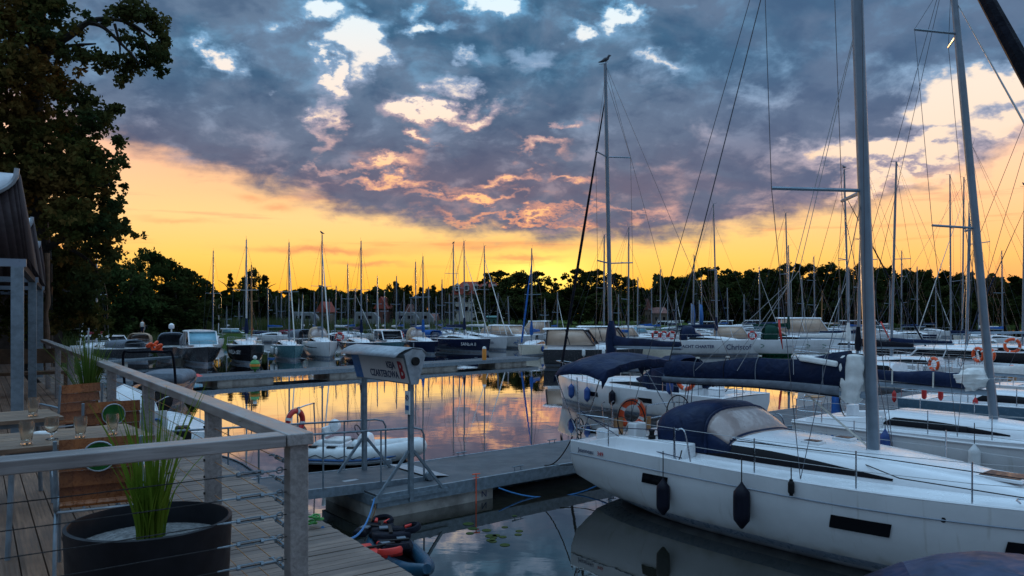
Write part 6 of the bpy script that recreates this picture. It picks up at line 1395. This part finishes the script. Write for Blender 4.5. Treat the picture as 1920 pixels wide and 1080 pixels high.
# generic rows further off: (mast px, top y, base y on water, hull style)
GEN = [('maroon-covered yacht at the far left with a white mast', 181, 462, 672, -80, 'gelcoat_hull', 'canvas_maroon', 'mast_white'), ('white yacht with a bare mast and crosstree beside the maroon cover', 166, 508, 674, -75, 'gelcoat_hull', 'canvas_maroon', 'mast_white'),
 ('pale yacht with thin mast and beige sail bundle', 399, 470, 652, -70, 'gelcoat_hull', 'canvas_tan', 'mast_alu'), ('traditional boat with brown wooden mast', 472, 497, 656, -75, 'hull_cream', 'canvas_maroon', 'mast_wood'),
 ('white yacht behind the dark blue one with thin mast', 653, 495, 646, -70, 'gelcoat_hull', 'canvas_navy', 'mast_alu'), ('small yacht with short mast left of the sign', 707, 518, 640, -75, 'hull_cream', 'sail_white', 'mast_alu'),
 ('small yacht with short mast behind the teal cruiser', 743, 518, 642, -65, 'gelcoat_hull', 'sail_white', 'mast_alu'), ('white yacht with mast left of the navy pair', 780, 491, 646, -70, 'gelcoat_hull', 'canvas_navy', 'mast_alu'),
 ('small white yacht left of the hotel', 829, 524, 638, -70, 'gelcoat_hull', 'canvas_blue', 'mast_alu'), ('blue-covered yacht with gull on the masthead', 850, 458, 652, -60, 'hull_navy', 'canvas_blue', 'mast_alu'), ('short-masted yacht below the hotel windows', 843, 552, 636, -75, 'hull_cream', 'canvas_navy', 'mast_alu'),
 ('yacht behind the tall mast with bright deck', 1132, 440, 668, -30, 'gelcoat_hull', 'canvas_navy', 'mast_alu'), ('white yacht with blue sail cover right of the tall mast', 1178, 425, 664, -25, 'gelcoat_hull', 'canvas_blue', 'mast_alu'),
 ('small green-hulled yacht near the far shore', 1252, 550, 626, 170, 'hull_teal', 'sail_white', 'mast_alu'), ('white yacht with short mast near the flags', 1299, 478, 645, 170, 'gelcoat_hull', 'canvas_navy', 'mast_alu'), ('white yacht near the far shore behind the charter yacht', 1316, 520, 632, 10, 'gelcoat_hull', 'sail_white', 'mast_alu'),
 ('white yacht with a slim mast right of the green-striped one', 1482, 460, 650, -15, 'gelcoat_hull', 'canvas_black', 'mast_alu'), ('classic yacht with furled red flag and tan hull', 1540, 545, 630, 175, 'hull_maroon', 'sail_white', 'mast_wood'), ('cream classic yacht on the far walkway', 1572, 535, 630, 5, 'hull_cream', 'canvas_tan', 'mast_alu'),
 ('white yacht whose mast stands just left of the biggest mast', 1612, 358, 668, -25, 'gelcoat_hull', 'canvas_navy', 'mast_alu'), ('yacht with the left one of the twin bare masts', 1783, 327, 668, 165, 'gelcoat_hull', 'canvas_navy', 'mast_alu'), ('yacht with the right one of the twin bare masts', 1804, 332, 662, 165, 'hull_cream', 'canvas_black', 'mast_alu'),
 ('yacht with gull-topped mast at the right edge', 1917, 350, 680, 160, 'gelcoat_hull', 'canvas_navy', 'mast_alu'), ('white yacht behind the twin bare masts', 1690, 470, 640, 170, 'gelcoat_hull', 'canvas_navy', 'mast_alu'), ('small yacht with low mast left of the flags', 1238, 505, 640, 5, 'gelcoat_hull', 'canvas_blue', 'mast_alu'),
 ('white yacht with short mast behind the reed bank', 560, 560, 634, -80, 'gelcoat_hull', 'sail_white', 'mast_alu'), ('short-masted yacht left of the cream house', 527, 548, 636, -85, 'gelcoat_hull', 'canvas_blue', 'mast_alu'), ('little yacht right of the cream house', 640, 552, 636, -80, 'hull_cream', 'sail_white', 'mast_alu'), ('little yacht ashore side of the reeds left of the black yacht', 425, 575, 640, -80, 'gelcoat_hull', 'sail_white', 'mast_alu')]
GP = []
more = [(410, 560, 640), (448, 566, 638), (503, 540, 642), (519, 556, 636), (568, 552, 640), (590, 548, 642), (617, 560, 636), (628, 536, 642), (665, 540, 640), (688, 552, 636), (722, 545, 640), (757, 548, 640), (770, 560, 636), (805, 538, 642), (818, 556, 636), (862, 540, 642), (885, 545, 640), (932, 550, 640), (955, 556, 638),
        (1022, 560, 640), (1045, 548, 642), (1160, 552, 640), (1195, 520, 646), (1222, 540, 636), (1268, 545, 634), (1345, 505, 640), (1365, 540, 630), (1395, 552, 628), (1425, 500, 640), (1460, 540, 630), (1505, 520, 634), (1528, 480, 642), (1592, 500, 640), (1640, 545, 630), (1668, 520, 634), (1720, 500, 640), (1755, 530, 632), (1835, 500, 645), (1880, 470, 650)]
G0 = list(GEN)
for i, (px, ty, wy) in enumerate(more):
    near = min([g for g in G0 if abs(g[1]-px) > 0], key=lambda g: abs(g[1]-px)); GEN.append((('distant yacht, mast just %s of the %s' % ('left' if px < near[1] else 'right', ' '.join(near[0].replace('distant yacht, mast just ', 'yacht ').split()[:9]))), px, ty, wy, (-70, -60, 170, 10, -80)[i % 5], ('gelcoat_hull', 'hull_cream', 'gelcoat_hull', 'hull_navy')[i % 4], ('canvas_navy', 'sail_white', 'canvas_blue')[i % 3], 'mast_alu'))
for i, (lb, px, ty, wy, hd, hl, cv, ms) in enumerate(GEN):
    Y = 4*F/(wy-HZ); mh = 4+(HZ-ty)/F*Y; L = min(10, max(6, mh*.68)); hdr = R(hd); fw = Vector((math.cos(hdr), math.sin(hdr), 0)); c = at(px, wy)
    sailboat(lb, c-fw*L*.55, hdr, L=L, B=L*.32, fb=.95, bfb=1.1, hull=hl, mh=mh, rake=random.uniform(-.25, .1), lean=random.uniform(-.06, .06), mr=.055+.0006*Y*.6, boom=L*.36, cover=cv, coverH=.3, genoa=(None, 'sail_white', 'canvas_navy', None)[i % 4], genr=.04, detail=0, mast=ms, group='yachts further off', seed=30+i, sprd=(.5,) if mh < 12 else (.36, .68), wr=.011)
# motorboats and cruisers
for i, (lb, px, wy, hd, L, hl, cab, ch, cvs) in enumerate([
 ('low white cabin boat behind the maroon sail cover', 205, 668, -20, 7, 'gelcoat_hull', 'hardtop', .9, None), ('small boat with beige bimini left of the blue-roofed one', 222, 650, -60, 5.5, 'gelcoat_hull', 'canvas', 1.4, 'canvas_grey'), ('boat with tan bimini beside the orange life jackets', 262, 664, -70, 6.4, 'hull_darkgrey', 'canvas', 1.4, 'canvas_tan'),
 ('white boat with blue-edged roof behind the tan bimini', 258, 652, -75, 6.4, 'gelcoat_hull', 'hardtop', 1.6, None), ('boat under grey canvas cover near the far left jetty', 238, 676, -30, 6, 'hull_darkgrey', 'canvas', 1.0, 'canvas_grey'), ('grey canvas-covered cruiser with a white radar dome', 322, 672, -65, 7.5, 'hull_darkgrey', 'canvas', 1.7, 'canvas_grey'),
 ('blue-sided floating cabin at the far left', 150, 655, -10, 5, 'hull_teal', 'hardtop', 1.3, None), ('white motorboat ashore above the cruiser windscreen', 338, 622, 10, 6, 'gelcoat_hull', 'hardtop', 1.2, None), ('white motorboat behind the black yacht bow', 438, 640, 20, 5.5, 'gelcoat_hull', 'hardtop', .8, None), ('white open boat behind the grey-blue yacht', 497, 640, 10, 6, 'gelcoat_hull', 'canvas', .6, 'canvas_navy'),
 ('maroon-covered boat left of the white yacht mast', 548, 640, -20, 6, 'gelcoat_hull', 'canvas', .9, 'canvas_maroon'), ('white cabin boat left of the cream house mast', 560, 633, 10, 6, 'gelcoat_hull', 'hardtop', 1.2, None), ('white cabin boat under the cream house', 585, 634, 10, 6, 'gelcoat_hull', 'hardtop', 1.2, None), ('grey bimini boat between the grey-blue and the white yacht', 567, 652, -50, 6.5, 'hull_darkgrey', 'canvas', 1.5, 'canvas_grey'),
 ('blue-canvas boat behind the navy yacht', 805, 650, -40, 6.6, 'gelcoat_hull', 'canvas', 1.3, 'canvas_blue'), ('tan and navy canvas boat right of the teal cruiser', 766, 652, -50, 6.8, 'gelcoat_hull', 'canvas', 1.5, 'canvas_navy'), ('white flybridge boat behind the small pale yacht', 1000, 640, 160, 7.5, 'gelcoat_hull', 'hardtop', 1.9, None), ('dark round-hooded boat right of the warm-windowed cruiser', 972, 640, 150, 6.5, 'hull_black', 'canvas', 1.5, 'canvas_tan'),
 ('white houseboat-like cruiser behind the cabin boat with orange box', 1110, 640, 5, 7, 'gelcoat_hull', 'hardtop', 1.1, None), ('white flat-roofed cruiser right of the tall mast', 1172, 648, -5, 9, 'gelcoat_hull', 'hardtop', 1.3, None), ('white cruiser with red roof rack near the far shore', 1195, 640, 5, 7, 'gelcoat_hull', 'hardtop', 1.2, None),
 ('white boat with dark cover behind the charter yacht', 1270, 636, 175, 7, 'hull_darkgrey', 'canvas', .8, 'canvas_black'), ('flat-roofed white boat with warm windows behind the green-striped yacht', 1378, 655, -6, 8, 'gelcoat_hull', 'hardtop', 1.6, None)]):
    hdr = R(hd); fw = Vector((math.cos(hdr), math.sin(hdr), 0)); c = at(px, wy)
    r, h = motorboat(lb, c-fw*L*.5, hdr, L=L, B=L*.38, fb=.95, bfb=1.15, hull=hl, cab=cab, ch=ch, canvas=cvs, glass=('glass_dark', 'glass_warm', 'glass_pale')[i % 3], group='motorboats further off', rails=i % 2 == 0)
    if 'radar' in lb: MB().lathe([(.07, 0), (.07, .4), (.22, .45), (.26, .6), (.23, .8), (.1, .9), (.01, .92)], (2.6, 0, 2.2), 14).build('radar_dome', 'gelcoat', r)
rnd = random.Random(12); pos = ['beside the green-hulled yacht', 'left of the flags', 'below the rounded tree', 'under the charter mast', 'right of the flags', 'below the flat-topped tree', 'left of the green-striped mast', 'behind the green-striped mast', 'below the highest right-hand tree', 'under the two-bumped tree', 'left of the classic yachts', 'right of the classic yachts', 'near the gull-topped mast', 'left of the biggest mast', 'first right of the biggest mast', 'second right of the biggest mast', 'third right of the biggest mast', 'last of the cluster right of the biggest mast']
pxs = [1180, 1212, 1275, 1290, 1322, 1350, 1385, 1412, 1440, 1466, 1500, 1598, 1560, 1612, 1650, 1668, 1690, 1708]
for i, (px, ps) in enumerate(zip(pxs, pos)):
    wy = 619 if px < 1640 else 612+rnd.uniform(-1.5, 1.5); wy += rnd.uniform(-3, 3) if px < 1640 else 0; c = at(px, wy); hd = rnd.choice((5, 172, -10, 185))
    motorboat('small far motorboat %s' % ps, c, R(hd), L=rnd.uniform(6.5, 9), B=2.7, hull=('gelcoat_hull', 'hull_cream', 'gelcoat_hull', 'hull_teal')[i % 4], cab=('hardtop', 'canvas', 'hardtop')[i % 3], ch=rnd.uniform(.9, 1.4), canvas=('canvas_navy' if i % 3 == 1 else None), glass='glass_dark', group='small boats along the far shore', rails=False)
# gulls --------------------------------------------------------------------
def gull(label, px, y, Y, at_):
    p = at_+Vector((0, 0, .03)); r = empty('gull', p, random.uniform(0, 6), label, 'gull', 'gulls sitting on mastheads')
    MB().tube([(-.24, 0, .06), (-.12, 0, .10), (.0, 0, .14), (.12, 0, .17), (.17, 0, .25), (.22, 0, .27), (.29, 0, .25)], [.01, .06, .09, .07, .045, .045, .006], 8).build('body', 'gull_grey', r)
    for s in (-1, 1):
        MB().loft([[(.1, s*.07, .17), (.0, s*.10, .14), (.02, s*.09, .08)], [(-.3, s*.03, .10), (-.34, s*.02, .08), (-.3, s*.03, .07)]]).build('wing', 'gull_grey', r); MB().tube([(.02, s*.03, .08), (.03, s*.03, -.03)], .006, 4).build('leg', 'rubber_black', r)
for lb, k in (('gull on the masthead of the white yacht with black window stripe', 'white yacht with a long black window stripe in its hull'), ('gull on the masthead left of the hotel', 'blue-covered yacht with gull on the masthead'), ('gull on top of the tall bare mast behind the nearest yacht', 'white yacht behind the nearest one with blue fenders and tall bare mast'),
              ('gull on the mast left of the biggest mast', 'white yacht with white mast cover and gull on its masthead'), ('gull at the right edge masthead', 'yacht with gull-topped mast at the right edge')):
    gull(lb, *(0, 0, 0), at_=TOPS[k])
# flags and a person ----------------------------------------------------------
for lb, px, y, m in (('blue and white banner flag near the far shore, left one', 1296, 572, 'paint_blue'), ('blue and white banner flag near the far shore, right one', 1311, 566, 'paint_blue')):
    Y = 118; X = (px-960)/F*Y; r = empty('banner_flag', (X, Y, 0.3), 0, lb, 'flag', 'banner flags'); MB().tube([(0, 0, -.5), (0, 0, 4+(HZ-y)/F*Y)], .05, 6).build('pole', 'mast_white', r)
    MB().loft([[(.05, 0, 1.4), (.05, 0, 3.4), (.05, 0, 5.2)], [(.6, .1, 1.5), (.7, .15, 3.3), (.5, .1, 5.0)]], closed=False).build('cloth', m, r, solid=.02)
o = MB().loft([[(0, 0, 0), (.05, 0, 0)], [(-.25, 0, 1.2), (-.05, 0, 1.15)], [(-.35, 0, 2.3), (-.2, 0, 2.3)]], closed=False).build('pennant', 'paint_red', solid=.015); o.location = atY(1467, 655, 60); tag(o, 'long pink-red pennant hanging by the green-striped yacht', 'pennant')
o = MB().loft([[(0, 0, 0), (.12, 0, 0)], [(.45, 0, -.9), (.52, 0, -.8)], [(.95, 0, -1.9), (.98, 0, -1.8)]], closed=False).build('pennant', 'paint_red', solid=.015); o.location = atY(1650, 603, 60); tag(o, 'long pink-red pennant right of the biggest mast', 'pennant')
def person(label, px, fy, Y, z):
    p = atY(px, HZ+(4-z)*F/Y, Y); r = empty('person', p, 0, label, 'person')
    v = [(0, 0, .95), (0, 0, 1.2), (0, 0, 1.42), (0, 0, 1.54), (0, 0, 1.68), (.19, 0, 1.40), (.24, 0, 1.12), (.22, -.06, .88), (-.19, 0, 1.40), (-.24, 0, 1.12), (-.22, -.06, .88), (.10, 0, .90), (.11, 0, .48), (.12, 0, .06), (.12, -.12, .03), (-.10, 0, .90), (-.11, 0, .48), (-.12, 0, .06), (-.12, -.12, .03)]
    e = [(0, 1), (1, 2), (2, 3), (3, 4), (2, 5), (5, 6), (6, 7), (2, 8), (8, 9), (9, 10), (0, 11), (11, 12), (12, 13), (13, 14), (0, 15), (15, 16), (16, 17), (17, 18)]
    rad = [.14, .15, .14, .055, .10, .06, .045, .03, .06, .045, .03, .09, .06, .045, .035, .09, .06, .045, .035]
    me = bpy.data.meshes.new('body'); me.from_pydata(v, e, []); o = bpy.data.objects.new('body', me); link(o, r); me.materials.append(M('skin'))
    o.modifiers.new('k', 'SKIN'); o.modifiers.new('s', 'SUBSURF').levels = 1
    me.skin_vertices[0].data[0].use_root = True
    for q, a_ in zip(me.skin_vertices[0].data, rad): q.radius = (a_, a_*.85)
    MB().lathe([(.13, .90), (.17, 1.0), (.19, 1.2), (.20, 1.40), (.08, 1.49)], n=12).build('shirt', 'paint_white', r); MB().lathe([(.13, .45), (.16, .7), (.18, .92), (.15, .96)], n=12).build('trousers', 'canvas_navy', r); MB().lathe([(.085, 1.66), (.10, 1.72), (.08, 1.79), (.01, 1.81)], n=12).build('hair', 'rubber_black', r)
person('person in a pale shirt standing among the reeds at the left', 267, 640, 84, 1.6)
